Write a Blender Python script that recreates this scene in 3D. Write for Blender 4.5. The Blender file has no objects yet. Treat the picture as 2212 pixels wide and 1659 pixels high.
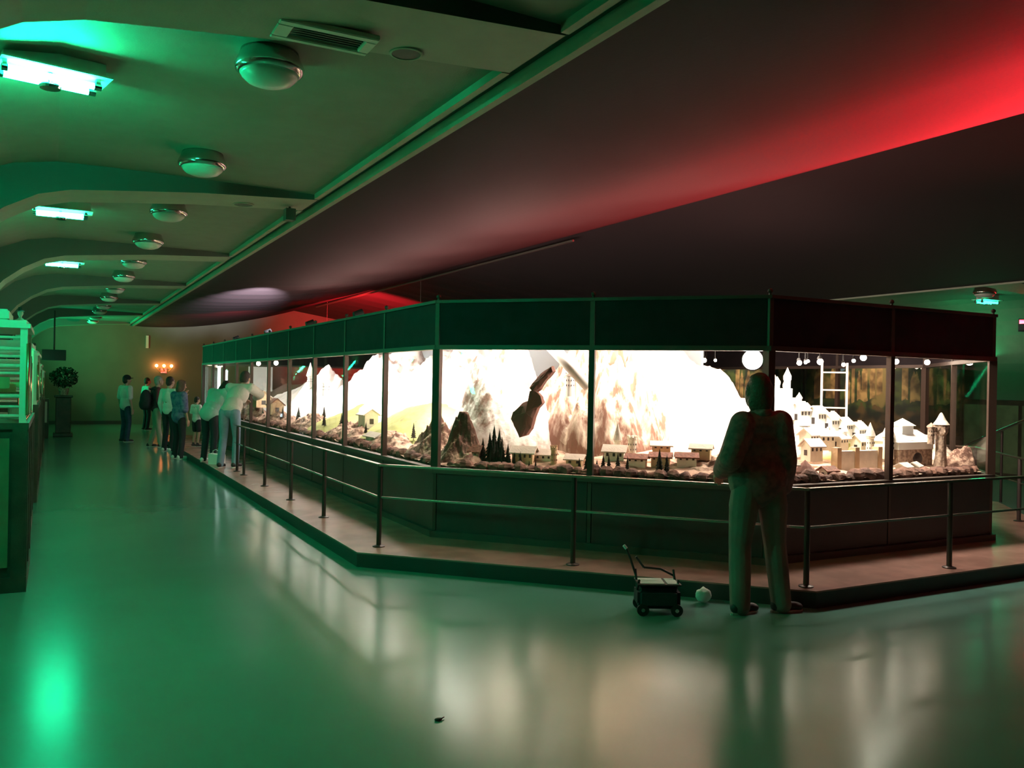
import bpy, bmesh, math, random
from mathutils import Vector, Matrix, noise
PI = math.pi
R = math.radians
SC = bpy.context.scene
COL = SC.collection

# ------------------------------------------------------------------ camera
cam_data = bpy.data.cameras.new('camera')
cam_data.sensor_fit = 'HORIZONTAL'
cam_data.sensor_width = 36.0
cam_data.lens = 36.0 * 1856.7 / 2212.0
cam_data.clip_start = 0.05
cam_data.clip_end = 200
cam = bpy.data.objects.new('camera', cam_data)
COL.objects.link(cam)
_r = Vector((0.88257612, -0.4698006, 0.01862231)); _u = Vector((-0.01608986, 0.00940517, 0.99982631))
_f = Vector((0.469894145, 0.882722461, -0.000741754))
cam.matrix_world = Matrix(((_r.x, _u.x, -_f.x, 0.0), (_r.y, _u.y, -_f.y, 0.0), (_r.z, _u.z, -_f.z, 1.70), (0, 0, 0, 1)))
SC.camera = cam

# ------------------------------------------------------------------ world, exposure
W = bpy.data.worlds.new('world'); SC.world = W; W.use_nodes = True
W.node_tree.nodes['Background'].inputs[0].default_value = (0.6, 0.45, 0.5, 1)
W.node_tree.nodes['Background'].inputs[1].default_value = 0.004
SC.view_settings.view_transform = 'Standard'
SC.view_settings.look = 'None'
SC.view_settings.gamma = 1
SC.view_settings.exposure = 0.0
SC.view_settings.use_curve_mapping = False

# ------------------------------------------------------------------ lights
GREEN = (0.012, 1.0, 0.36)
RED = (1.0, 0.022, 0.035)
WARM = (1.0, 0.80, 0.66)
COOL = (0.92, 1.0, 0.96)


def lamp(name, kind, loc, power, color, target=None, **kw):
    d = bpy.data.lights.new(name, kind)
    d.energy = power
    d.color = color
    for k, v in kw.items():
        setattr(d, k, v)
    o = bpy.data.objects.new(name, d)
    COL.objects.link(o)
    o.location = loc
    if target is not None:
        o.rotation_euler = (Vector(target) - Vector(loc)).to_track_quat('-Z', 'Y').to_euler()
    return o


def area(name, loc, target, sx, sy, power, color):
    return lamp(name, 'AREA', loc, power, color, target, shape='RECTANGLE', size=sx, size_y=sy)


# lamps under the roof of the display case
for i, y in enumerate((9.6, 12.0, 14.6, 17.4)):
    area('case_lamp', (4.6, y, 2.44), (5.7, y, 1.0), 0.5, 1.6, 191, (1.0, 0.90, 0.80))
area('case_lamp', (4.7, 8.1, 2.44), (5.5, 9.1, 1.1), 1.2, 0.5, 121, WARM)
area('case_lamp', (5.9, 7.2, 2.44), (6.6, 8.6, 1.2), 1.2, 0.5, 217, WARM)
area('case_lamp', (7.0, 6.4, 2.44), (7.3, 7.0, 1.2), 1.0, 0.4, 166, (1, 0.9, 0.75))
area('case_lamp', (8.2, 6.3, 2.44), (8.4, 6.6, 1.1), 0.6, 0.3, 70, (1, 0.85, 0.7))
area('case_lamp', (9.5, 9.5, 2.44), (9.0, 9.5, 1.0), 1.0, 1.0, 51, (1, 0.82, 0.7))
area('case_lamp', (4.4, 20.8, 2.40), (4.8, 20.8, 1.0), 0.5, 2.0, 38, COOL)
# lamps in right wall hoods and on the case roof, washing the tent ceiling red
for y_, pw_ in ((2.2, 1700), (5.2, 2300), (9.0, 800)):
    area('red_flood', (16.48, y_, 2.955), (8.6, y_, 4.28), 1.2, 0.015, pw_, RED).data.spread = R(120)
lamp('case_top_spot', 'SPOT', (6.6, 23.0, 2.62), 9500, RED, (10.5, 28.5, 4.0), spot_size=R(75), spot_blend=0.8, shadow_soft_size=0.05)
lamp('case_top_spot', 'SPOT', (4.6, 23.2, 2.62), 900, RED, (4.4, 29.0, 3.3), spot_size=R(60), spot_blend=0.9, shadow_soft_size=0.05)
lamp('case_top_spot', 'SPOT', (3.5, 15.2, 2.60), 15000, (0.95, 0.85, 1.0), (3.8, 19.9, 3.60), spot_size=R(24), spot_blend=1.0, shadow_soft_size=0.04)  # added white spot, standing in for a reflected streak on the tent
# green tubes standing behind the organs along the left wall
for y_, pw_ in ((6.2, 30), (11.0, 36), (15.8, 36), (20.6, 36), (25.4, 30), (30.3, 190)):
    area('organ_back_light', (-1.12 if y_ < 29 else -.9, y_, 2.15), (0.3, y_, 3.3), 0.06, 1.6, pw_, GREEN)
area('aisle_green', (15.6, 11.3, 3.2), (17.2, 11.3, 1.0), 0.1, 1.0, 9, GREEN)
area('aisle_green', (17.1, 11.2, 2.15), (16.0, 11.2, 3.3), 0.06, 1.6, 10, GREEN)


# ------------------------------------------------------------------ materials
def mat(name, color, rough=0.6, metal=0.0, bump=0.0, bscale=30.0, var=0.0, vscale=6.0, color2=None, spec=None, coat=0.0, emis=None, estr=0.0):
    m = bpy.data.materials.new(name); m.use_nodes = True
    nt = m.node_tree; b = nt.nodes['Principled BSDF']
    b.inputs['Base Color'].default_value = (*color, 1)
    b.inputs['Roughness'].default_value = rough
    b.inputs['Metallic'].default_value = metal
    if spec is not None: b.inputs['Specular IOR Level'].default_value = spec
    if coat: b.inputs['Coat Weight'].default_value = coat
    if emis:
        b.inputs['Emission Color'].default_value = (*emis, 1)
        b.inputs['Emission Strength'].default_value = estr
    tc = nt.nodes.new('ShaderNodeTexCoord')
    if var or color2:
        n = nt.nodes.new('ShaderNodeTexNoise'); n.inputs['Scale'].default_value = vscale; n.inputs['Detail'].default_value = 6
        nt.links.new(tc.outputs['Object'], n.inputs['Vector'])
        cr = nt.nodes.new('ShaderNodeValToRGB')
        c2 = color2 or tuple(max(0, c * (1 - var)) for c in color)
        cr.color_ramp.elements[0].position = 0.38; cr.color_ramp.elements[1].position = 0.62
        cr.color_ramp.elements[0].color = (*c2, 1); cr.color_ramp.elements[1].color = (*color, 1)
        nt.links.new(n.outputs['Fac'], cr.inputs['Fac']); nt.links.new(cr.outputs['Color'], b.inputs['Base Color'])
    if bump:
        n2 = nt.nodes.new('ShaderNodeTexNoise'); n2.inputs['Scale'].default_value = bscale; n2.inputs['Detail'].default_value = 4
        nt.links.new(tc.outputs['Object'], n2.inputs['Vector'])
        bp = nt.nodes.new('ShaderNodeBump'); bp.inputs['Strength'].default_value = bump; bp.inputs['Distance'].default_value = 0.02
        nt.links.new(n2.outputs['Fac'], bp.inputs['Height']); nt.links.new(bp.outputs['Normal'], b.inputs['Normal'])
    return m


def emit(name, color, strength):
    m = bpy.data.materials.new(name); m.use_nodes = True
    nt = m.node_tree; nt.nodes.clear()
    e = nt.nodes.new('ShaderNodeEmission'); o = nt.nodes.new('ShaderNodeOutputMaterial')
    e.inputs[0].default_value = (*color, 1); e.inputs[1].default_value = strength
    nt.links.new(e.outputs[0], o.inputs[0])
    return m


def glass_mat():
    m = bpy.data.materials.new('pane_glass'); m.use_nodes = True
    nt = m.node_tree; nt.nodes.clear()
    t = nt.nodes.new('ShaderNodeBsdfTransparent'); g = nt.nodes.new('ShaderNodeBsdfGlossy')
    g.inputs['Roughness'].default_value = 0.02; g.inputs['Color'].default_value = (1, 1, 1, 1)
    t.inputs['Color'].default_value = (0.96, 0.97, 0.96, 1)
    lw = nt.nodes.new('ShaderNodeLayerWeight'); pw = nt.nodes.new('ShaderNodeMath'); pw.operation = 'POWER'; pw.inputs[1].default_value = 4.0
    nt.links.new(lw.outputs['Facing'], pw.inputs[0])
    fr = nt.nodes.new('ShaderNodeMath'); fr.operation = 'MULTIPLY_ADD'; fr.inputs[1].default_value = 0.3; fr.inputs[2].default_value = 0.02
    nt.links.new(pw.outputs[0], fr.inputs[0])
    mx = nt.nodes.new('ShaderNodeMixShader'); o = nt.nodes.new('ShaderNodeOutputMaterial')
    nt.links.new(fr.outputs[0], mx.inputs[0]); nt.links.new(t.outputs[0], mx.inputs[1]); nt.links.new(g.outputs[0], mx.inputs[2])
    nt.links.new(mx.outputs[0], o.inputs[0])
    return m


def rock_mat(name, c_flat, c_steep, lo=0.45, hi=0.75, noise_amt=0.35, scale=5.0, stretch=None, bump=0.6):
    """flat ground takes c_flat (snow, grass), steep faces c_steep (rock), broken up by noise"""
    m = bpy.data.materials.new(name); m.use_nodes = True
    nt = m.node_tree; b = nt.nodes['Principled BSDF']; b.inputs['Roughness'].default_value = 0.9
    tc = nt.nodes.new('ShaderNodeTexCoord'); mp = nt.nodes.new('ShaderNodeMapping')
    if stretch: mp.inputs['Scale'].default_value = stretch
    nt.links.new(tc.outputs['Object'], mp.inputs['Vector'])
    n = nt.nodes.new('ShaderNodeTexNoise'); n.inputs['Scale'].default_value = scale; n.inputs['Detail'].default_value = 8
    nt.links.new(mp.outputs[0], n.inputs['Vector'])
    ge = nt.nodes.new('ShaderNodeNewGeometry'); sx = nt.nodes.new('ShaderNodeSeparateXYZ')
    nt.links.new(ge.outputs['True Normal'], sx.inputs[0])
    ma = nt.nodes.new('ShaderNodeMath'); ma.operation = 'MULTIPLY_ADD'
    sb = nt.nodes.new('ShaderNodeMath'); sb.operation = 'SUBTRACT'; sb.inputs[1].default_value = 0.5
    nt.links.new(n.outputs['Fac'], sb.inputs[0]); nt.links.new(sb.outputs[0], ma.inputs[0]); ma.inputs[1].default_value = noise_amt * 3
    nt.links.new(sx.outputs['Z'], ma.inputs[2])
    cr = nt.nodes.new('ShaderNodeValToRGB')
    cr.color_ramp.elements[0].position = lo; cr.color_ramp.elements[1].position = hi
    cr.color_ramp.elements[0].color = (*c_steep, 1); cr.color_ramp.elements[1].color = (*c_flat, 1)
    nt.links.new(ma.outputs[0], cr.inputs['Fac']); nt.links.new(cr.outputs['Color'], b.inputs['Base Color'])
    bp = nt.nodes.new('ShaderNodeBump'); bp.inputs['Strength'].default_value = bump; bp.inputs['Distance'].default_value = 0.04
    nt.links.new(n.outputs['Fac'], bp.inputs['Height']); nt.links.new(bp.outputs['Normal'], b.inputs['Normal'])
    return m


M = {
    'floor': mat('floor_epoxy', (0.14, 0.335, 0.28), 0.20, var=0.08, vscale=0.8, bump=0.02, bscale=14, spec=0.9),
    'platform': mat('platform_lino', (0.40, 0.22, 0.18), 0.26, var=0.25, vscale=3, bump=0.05, bscale=60),
    'riser': mat('riser_paint', (0.035, 0.04, 0.038), 0.5),
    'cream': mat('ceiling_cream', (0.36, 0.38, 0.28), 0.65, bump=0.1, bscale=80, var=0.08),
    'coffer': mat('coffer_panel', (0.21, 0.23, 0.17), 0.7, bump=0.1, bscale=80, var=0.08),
    'beamshade': mat('beam_side_shade', (0.075, 0.08, 0.065), 0.6, bump=0.1, bscale=60),  # shade on the upright beam faces, put into a darker colour
    'vault': mat('vault_paint', (0.036, 0.024, 0.026), 0.75, spec=0.25, bump=0.05, bscale=40),
    'wall': mat('wall_paint', (0.15, 0.18, 0.13), 0.7, bump=0.08, bscale=60, var=0.1, vscale=1.5),
    'wallred': mat('wall_red', (0.10, 0.05, 0.045), 0.6, var=0.2),
    'base': mat('baseboard', (0.05, 0.04, 0.035), 0.5),
    'frame': mat('case_frame', (0.11, 0.085, 0.075), 0.45, metal=0.4, bump=0.1, bscale=50),
    'mullion': mat('mullion_bronze', (0.06, 0.036, 0.026), 0.5, metal=0.3),
    'roofin': mat('case_ceiling', (0.42, 0.26, 0.25), 0.7),
    'fascia': mat('fascia_panel', (0.028, 0.022, 0.028), 0.6, spec=0.15, bump=0.05, bscale=30, var=0.2),
    'bpanel': mat('base_panel', (0.060, 0.055, 0.055), 0.38, var=0.2, vscale=2),
    'glass': glass_mat(),
    'rail': mat('rail_metal', (0.85, 0.78, 0.74), 0.2, metal=1.0),
    'post': mat('post_metal', (0.07, 0.05, 0.045), 0.4, metal=0.5),
    'chrome': mat('chrome', (0.6, 0.56, 0.54), 0.14, metal=1.0),
    'brass': mat('brass', (0.75, 0.50, 0.28), 0.25, metal=1.0),
    'bowl': mat('frosted_bowl', (0.62, 0.66, 0.58), 0.25),
    'black': mat('black_plastic', (0.02, 0.02, 0.02), 0.5),
    'grille': mat('grille', (0.08, 0.085, 0.07), 0.6),
    'white': mat('white_paint', (0.8, 0.8, 0.78), 0.6),
    'sky': mat('sky_backdrop', (0.72, 0.82, 0.92), 0.9, color2=(0.85, 0.87, 0.88), vscale=0.7),
    'snow': rock_mat('snow_mountain', (0.86, 0.84, 0.82), (0.36, 0.24, 0.20), lo=0.12, hi=0.42, noise_amt=0.45, scale=6),
    'cliff': rock_mat('cliff_rock', (0.72, 0.62, 0.52), (0.20, 0.105, 0.075), lo=0.15, hi=0.62, noise_amt=0.55, scale=4.5, stretch=(3.0, 3.0, 0.45)),
    'rock': rock_mat('brown_rock', (0.58, 0.40, 0.30), (0.15, 0.075, 0.055), lo=0.45, hi=0.95, noise_amt=0.6, scale=11),
    'meadow': rock_mat('meadow', (0.55, 0.56, 0.22), (0.40, 0.30, 0.18), lo=0.35, hi=0.7, noise_amt=0.35, scale=5),
    'darkbrown': rock_mat('dark_brown', (0.30, 0.15, 0.12), (0.17, 0.08, 0.065), scale=5, bump=0.3),
    'edge': mat('stone_edge', (0.24, 0.125, 0.09), 0.9, bump=1.0, bscale=14, color2=(0.09, 0.045, 0.035), vscale=9),
    'conifer': mat('conifer_dark', (0.035, 0.03, 0.018), 0.9, bump=0.8, bscale=60, var=0.5, vscale=30),
    'plaster': mat('model_plaster', (0.80, 0.74, 0.62), 0.8, bump=0.3, bscale=40, var=0.12, vscale=12),
    'ochre': mat('model_ochre', (0.62, 0.44, 0.27), 0.8, bump=0.3, bscale=40, var=0.2, vscale=12),
    'stone': mat('model_stone', (0.45, 0.33, 0.25), 0.85, bump=0.9, bscale=35, color2=(0.2, 0.13, 0.10), vscale=25),
    'roofp': mat('model_roof_pale', (0.66, 0.58, 0.5), 0.7, bump=0.3, bscale=60, var=0.2),
    'roofr': mat('model_roof_red', (0.28, 0.11, 0.07), 0.7, bump=0.5, bscale=60, var=0.4, vscale=20),
    'win': mat('model_window', (0.03, 0.02, 0.02), 0.4),
    'skin': mat('skin', (0.52, 0.31, 0.23), 0.55),
    'hair': mat('hair_dark', (0.035, 0.022, 0.018), 0.6, bump=0.5, bscale=60),
    'hairgrey': mat('hair_grey', (0.38, 0.37, 0.35), 0.6, bump=0.5, bscale=60),
    'hairbrown': mat('hair_brown', (0.12, 0.065, 0.045), 0.6, bump=0.5, bscale=60),
    'tee': mat('white_tee', (0.78, 0.78, 0.75), 0.85, bump=0.3, bscale=18),
    'jeans': mat('blue_jeans', (0.06, 0.09, 0.16), 0.85, bump=0.3, bscale=25, var=0.3, vscale=8),
    'paleblue': mat('pale_jeans', (0.24, 0.34, 0.44), 0.85, bump=0.3, bscale=20, var=0.2, vscale=6),
    'cream_sweater': mat('cream_sweater', (0.66, 0.64, 0.60), 0.9, bump=0.4, bscale=22),
    'teal': mat('pale_jacket', (0.42, 0.62, 0.58), 0.6, bump=0.6, bscale=14),
    'bluetop': mat('blue_top', (0.09, 0.12, 0.26), 0.8, bump=0.4, bscale=18, color2=(0.22, 0.24, 0.38), vscale=14),
    'darkcloth': mat('dark_cloth', (0.025, 0.025, 0.032), 0.85, bump=0.3, bscale=20),
    'maroon': mat('maroon_top', (0.13, 0.025, 0.035), 0.85, bump=0.3, bscale=20),
    'jacket': mat('brown_jacket', (0.34, 0.13, 0.12), 0.8, bump=0.9, bscale=16, color2=(0.19, 0.09, 0.08), vscale=20),
    'khaki': mat('grey_green_trousers', (0.30, 0.19, 0.165), 0.85, bump=0.5, bscale=9, var=0.25, vscale=5),
    'beige': mat('beige_trousers', (0.40, 0.34, 0.26), 0.85, bump=0.3, bscale=12),
    'shoe': mat('dark_shoe', (0.04, 0.03, 0.03), 0.6),
    'whiteshoe': mat('white_shoe', (0.75, 0.75, 0.72), 0.6),
    'sole': mat('pale_sole', (0.55, 0.52, 0.46), 0.6),
    'leaf': mat('leaves_dark', (0.02, 0.045, 0.02), 0.7, bump=0.5, bscale=30),
    'wood': mat('cabinet_wood', (0.075, 0.05, 0.035), 0.42, bump=0.2, bscale=20, color2=(0.04, 0.028, 0.02), vscale=5),
    'organgreen': mat('cabinet_front', (0.16, 0.20, 0.11), 0.55, var=0.3, vscale=4),
    'organwhite': mat('organ_cream', (0.70, 0.68, 0.58), 0.5),
    'glow_g': emit('green_tube', (0.010, 1.0, 0.42), 420.0),
    'glow_g2': emit('green_tube_dim', (0.012, 1.0, 0.42), 140.0),
    'glow_g3': emit('green_tube_faint', (0.02, 1.0, 0.42), 14.0),
    'glow_w': emit('warm_bulb', (1.0, 0.78, 0.62), 60.0),
    'flood_w': emit('floodlight_face', (1.0, 0.85, 0.78), 90.0),
    'tube_w': emit('white_tube', (0.85, 1.0, 1.0), 7.0),
    'glow_o': emit('orange_bulb', (1.0, 0.27, 0.07), 45.0),
    'screen': emit('phone_screen', (0.7, 0.9, 1.0), 6.0),
}


M['floor'].node_tree.nodes['Principled BSDF'].inputs['Specular Tint'].default_value = (0.72, 1.0, 0.97, 1)

# ------------------------------------------------------------------ mesh helpers
def finish(name, bm, m, parent=None, smooth=False, loc=(0, 0, 0), rotz=0.0):
    me = bpy.data.meshes.new(name)
    bmesh.ops.recalc_face_normals(bm, faces=bm.faces[:])
    if smooth:
        for f in bm.faces: f.smooth = True
    bm.to_mesh(me); bm.free()
    ms = m if isinstance(m, (list, tuple)) else [m]
    for x in ms: me.materials.append(x)
    o = bpy.data.objects.new(name, me); COL.objects.link(o)
    o.location = loc; o.rotation_euler = (0, 0, rotz)
    if parent: o.parent = parent
    return o


def tag(o, label=None, cat=None, group=None, kind=None):
    if label: o['label'] = label
    if cat: o['category'] = cat
    if group: o['group'] = group
    if kind: o['kind'] = kind
    return o


def thing(name, label, cat, loc=(0, 0, 0), rotz=0.0, group=None):
    o = bpy.data.objects.new(name, None); COL.objects.link(o)
    o.empty_display_size = 0.1
    o.location = loc; o.rotation_euler = (0, 0, rotz)
    return tag(o, label, cat, group)


def struct(name, bm, m, smooth=False):
    return tag(finish(name, bm, m, smooth=smooth), kind='structure')


def box(bm, x0, x1, y0, y1, z0, z1, mi=0):
    v = [bm.verts.new(p) for p in ((x0, y0, z0), (x1, y0, z0), (x1, y1, z0), (x0, y1, z0), (x0, y0, z1), (x1, y0, z1), (x1, y1, z1), (x0, y1, z1))]
    for q in ((0, 3, 2, 1), (4, 5, 6, 7), (0, 1, 5, 4), (1, 2, 6, 5), (2, 3, 7, 6), (3, 0, 4, 7)):
        f = bm.faces.new([v[i] for i in q]); f.material_index = mi


def obox(bm, a, b, w, z0, z1, off=0.0, mi=0):
    """upright box along the plan segment a-b, w thick, shifted sideways by off (to the right of a->b)"""
    a = Vector(a); b = Vector(b); d = (b - a).normalized(); n = Vector((d.y, -d.x))
    p = [a + n * (off - w / 2), b + n * (off - w / 2), b + n * (off + w / 2), a + n * (off + w / 2)]
    v = [bm.verts.new((q.x, q.y, z)) for z in (z0, z1) for q in p]
    for q in ((0, 3, 2, 1), (4, 5, 6, 7), (0, 1, 5, 4), (1, 2, 6, 5), (2, 3, 7, 6), (3, 0, 4, 7)):
        f = bm.faces.new([v[i] for i in q]); f.material_index = mi


def tube(bm, a, b, r0, r1=None, seg=12, cap=True):
    r1 = r0 if r1 is None else r1
    a = Vector(a); b = Vector(b); d = (b - a).normalized()
    t = Vector((0, 0, 1)) if abs(d.z) < 0.9 else Vector((1, 0, 0))
    x = d.cross(t).normalized(); y = d.cross(x)
    ra, rb = [], []
    for i in range(seg):
        c, s = math.cos(2 * PI * i / seg), math.sin(2 * PI * i / seg)
        ra.append(bm.verts.new(a + (x * c + y * s) * r0)); rb.append(bm.verts.new(b + (x * c + y * s) * max(r1, 1e-4)))
    for i in range(seg):
        j = (i + 1) % seg; bm.faces.new((ra[i], ra[j], rb[j], rb[i]))
    if cap: bm.faces.new(ra[::-1]); bm.faces.new(rb)


def lathe(bm, prof, c=(0, 0, 0), seg=20):
    rings = []
    for r, z in prof:
        rings.append([bm.verts.new((c[0] + max(r, 1e-4) * math.cos(2 * PI * i / seg), c[1] + max(r, 1e-4) * math.sin(2 * PI * i / seg), c[2] + z)) for i in range(seg)])
    for a, b in zip(rings, rings[1:]):
        for i in range(seg):
            j = (i + 1) % seg; bm.faces.new((a[i], a[j], b[j], b[i]))
    bm.faces.new(rings[0][::-1]); bm.faces.new(rings[-1])


def ball(bm, c, r, rot=None, u=16, v=10):
    if not isinstance(r, (tuple, list)): r = (r, r, r)
    mt = Matrix.Translation(c)
    if rot is not None: mt = mt @ rot
    mt = mt @ Matrix.Diagonal((*r, 1))
    top_ = bm.verts.new(mt @ Vector((0, 0, 1))); bot = bm.verts.new(mt @ Vector((0, 0, -1))); rings = []
    for j in range(1, v):
        th = PI * j / v; st, ct_ = math.sin(th), math.cos(th)
        rings.append([bm.verts.new(mt @ Vector((st * math.cos(2 * PI * i / u), st * math.sin(2 * PI * i / u), ct_))) for i in range(u)])
    for i in range(u):
        j = (i + 1) % u
        bm.faces.new((top_, rings[0][i], rings[0][j])); bm.faces.new((bot, rings[-1][j], rings[-1][i]))
    for a_, b__ in zip(rings, rings[1:]):
        for i in range(u):
            j = (i + 1) % u; bm.faces.new((a_[i], b__[i], b__[j], a_[j]))


def prism(bm, pts, z0, z1, mi=0):
    lo = [bm.verts.new((x, y, z0)) for x, y in pts]; hi = [bm.verts.new((x, y, z1)) for x, y in pts]
    n = len(pts)
    f = bm.faces.new(lo[::-1]); f.material_index = mi
    f = bm.faces.new(hi); f.material_index = mi
    for i in range(n):
        j = (i + 1) % n; f = bm.faces.new((lo[i], lo[j], hi[j], hi[i])); f.material_index = mi


def extr_y(bm, prof, y0, y1):
    """extrude a closed (x,z) outline from y0 to y1"""
    a = [bm.verts.new((x, y0, z)) for x, z in prof]; b = [bm.verts.new((x, y1, z)) for x, z in prof]
    n = len(prof)
    bm.faces.new(a); bm.faces.new(b[::-1])
    for i in range(n):
        j = (i + 1) % n; bm.faces.new((a[i], b[i], b[j], a[j]))


def copy_tree(o, parent=None):
    c = o.copy(); COL.objects.link(c)
    if parent: c.parent = parent
    for ch in list(o.children): copy_tree(ch, c)
    return c


def B(): return bmesh.new()


# ------------------------------------------------------------------ room shell
XL, XR, Y0, Y1 = -1.35, 17.5, -4.5, 33.4
CX = 8.1
BEAMS = [4.115 + 4.73 * k for k in range(-1, 7)]
BW = 0.62

bm = B(); box(bm, XL - .3, XR + .3, Y0 - .3, Y1 + .3, -0.12, 0.0)
struct('floor', bm, M['floor'])


def mirror(p): return [(2 * CX - x, z) for x, z in p][::-1]


# coffered side ceilings: panel sheet and beams, left aisle then mirrored right aisle
panel_prof = [(2.28, 3.55), (1.9, 3.56), (1.5, 3.565), (1.05, 3.57), (.43, 3.575), (0, 3.57), (-.35, 3.51), (-.66, 3.38), (-.92, 3.16), (-1.12, 2.88), (-1.22, 2.5), (-1.26, 2.1), (-1.26, 1.9)]
beam_prof = [(2.30, 3.50), (1.2, 3.44), (.5, 3.375), (.1, 3.335), (-.15, 3.27), (-.40, 3.13), (-.62, 2.95), (-.80, 2.72), (-.92, 2.45), (-.98, 2.1), (-1.0, 1.9)]
top = 3.80
for side in (0, 1):
    pp = panel_prof if not side else mirror(panel_prof)
    out = ([(-1.35, 1.9), (-1.35, top), (2.28, top)] if not side else [(2 * CX - 2.28, top), (2 * CX + 1.35, top), (2 * CX + 1.35, 1.9)])
    bm = B()
    extr_y(bm, pp + out, Y0, Y1)
    o = struct('ceiling', bm, M['coffer'])
n = 0
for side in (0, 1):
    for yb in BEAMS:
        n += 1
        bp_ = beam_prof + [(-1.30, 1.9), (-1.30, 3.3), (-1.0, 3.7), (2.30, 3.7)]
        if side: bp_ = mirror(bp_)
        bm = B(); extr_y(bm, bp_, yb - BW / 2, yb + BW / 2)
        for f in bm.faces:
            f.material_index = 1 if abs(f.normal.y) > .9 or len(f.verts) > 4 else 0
        struct('trim_%d' % n, bm, [M['cream'], M['beamshade']])
# cornice mouldings between side ceiling and tent ceiling
for side in (0, 1):
    def sx(x): return x if not side else 2 * CX - x
    n += 1
    bm = B(); x0, x1 = sorted((sx(2.28), sx(2.50))); box(bm, x0, x1, Y0, Y1, 3.56, 3.72)
    struct('trim_%d' % n, bm, M['base'])
    n += 1
    bm = B(); x0, x1 = sorted((sx(2.415), sx(2.47))); box(bm, x0, x1, Y0, Y1, 3.475, 3.58)
    struct('trim_%d' % n, bm, M['cream'])
    n += 1
    bm = B()
    for k in range(len(BEAMS)):
        ya = BEAMS[k] + BW / 2 + .02; yb = (BEAMS[k + 1] - BW / 2 - .02) if k + 1 < len(BEAMS) else Y1
        x0, x1 = sorted((sx(2.26), sx(2.31))); box(bm, x0, x1, ya, yb, 3.50, 3.60)
    struct('trim_%d' % n, bm, M['cream'])

# tent ceiling over the centre
prof = [(2.44, 3.50), (2.9, 3.48), (3.6, 3.50), (4.4, 3.56), (5.2, 3.67), (6.0, 3.81), (6.8, 3.99), (7.5, 4.18), (8.05, 4.345)]
fine = []
for k in range(len(prof) - 1):
    p0, p1, p2, p3 = prof[max(0, k - 1)], prof[k], prof[k + 1], prof[min(len(prof) - 1, k + 2)]
    for q in range(6):
        t_ = q / 6
        fine.append(tuple(.5 * (2 * b_ + (c_ - a_) * t_ + (2 * a_ - 5 * b_ + 4 * c_ - d_) * t_ ** 2 + (3 * b_ - a_ - 3 * c_ + d_) * t_ ** 3) for a_, b_, c_, d_ in zip(p0, p1, p2, p3)))
prof = fine + [prof[-1]]
prof = prof + [(CX, 4.36), (8.2, 4.345), (9.4, 4.165), (11.0, 3.92), (12.6, 3.68), (13.76, 3.50)]
bm = B(); rows = []
ny = 260
for j in range(ny + 1):
    y = Y0 + (Y1 - Y0) * j / ny; row = []
    for x, z in prof:
        w = 0.0
        if y > 16:  # gathered cloth folds toward the far end
            w = min(1, (y - 16) / 4) * 0.05 * math.sin(min(1, abs(abs(x - CX) - 5.7) / 2) * PI / 2) * (abs(math.sin(y * PI / 1.05)) - 0.6) * (0 if abs(x - CX) < .1 else 1)
        row.append(bm.verts.new((x, y, z + w)))
    rows.append(row)
for a, b in zip(rows, rows[1:]):
    for i in range(len(prof) - 1): bm.faces.new((a[i], a[i + 1], b[i + 1], b[i]))
o = struct('ceiling', bm, M['vault'])
sol = o.modifiers.new('thick', 'SOLIDIFY'); sol.thickness = 0.03; sol.offset = 1

# walls
bm = B(); box(bm, XL - .2, XL + .06, Y0, Y1, 0, 3.8); struct('wall_left', bm, M['wall'])
bm = B(); box(bm, XR - .06 + .0, XR + .2, Y0, Y1, 0, 3.8); struct('wall_right', bm, M['wall'])
bm = B(); box(bm, XL - .2, XR + .2, Y0 - .2, Y0, 0, 4.6); struct('wall_back', bm, M['wallred'])
bm = B(); box(bm, XL - .2, 2.35, Y1, Y1 + .2, 0, 3.8); struct('wall_far', bm, M['wall'])
bm = B(); box(bm, 2.35, XR + .2, Y1, Y1 + .2, 0, 4.6); struct('wall_front', bm, M['wall'])
bm = B(); box(bm, XL, 2.35, Y1 - .02, Y1, 0, .12); struct('baseboard_far', bm, M['base'])
bm = B(); box(bm, XL + .06, XL + .09, Y0, Y1, 0, .14); struct('baseboard_left', bm, M['base'])

# ------------------------------------------------------------------ platform round the display case
PF = [(2.46, 24.8), (2.46, 7.57), (5.23, 4.75), (9.17, 4.75), (11.94, 7.57), (11.94, 24.8)]
HP = 0.1345
pf = thing('platform', 'low dark-edged viewing platform with brown floor around the lit glass display case', 'platform', (7.2, 15, 0))
bm = B(); prism(bm, [(x - 7.2, y - 15) for x, y in PF], 0, HP - .012); finish('riser', bm, M['riser'], pf)
bm = B(); prism(bm, [(x - 7.2, y - 15) for x, y in PF], HP - .012, HP); finish('deck', bm, M['platform'], pf)

# ------------------------------------------------------------------ display case
CP = [(3.43, 23.6), (3.43, 8.06), (5.60, 5.67), (8.80, 5.67), (10.97, 8.06), (10.97, 23.6)]
ZB, ZT, ZF = 0.828, 2.03, 2.527
case = thing('display_case', 'long glazed display case with chamfered corners, dark base and dark fascia', 'display case', (7.2, 14.6, HP))
O2 = Vector((7.2, 14.6)); HZ = -HP


def cp(p): return (p[0] - 7.2, p[1] - 14.6)


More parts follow.
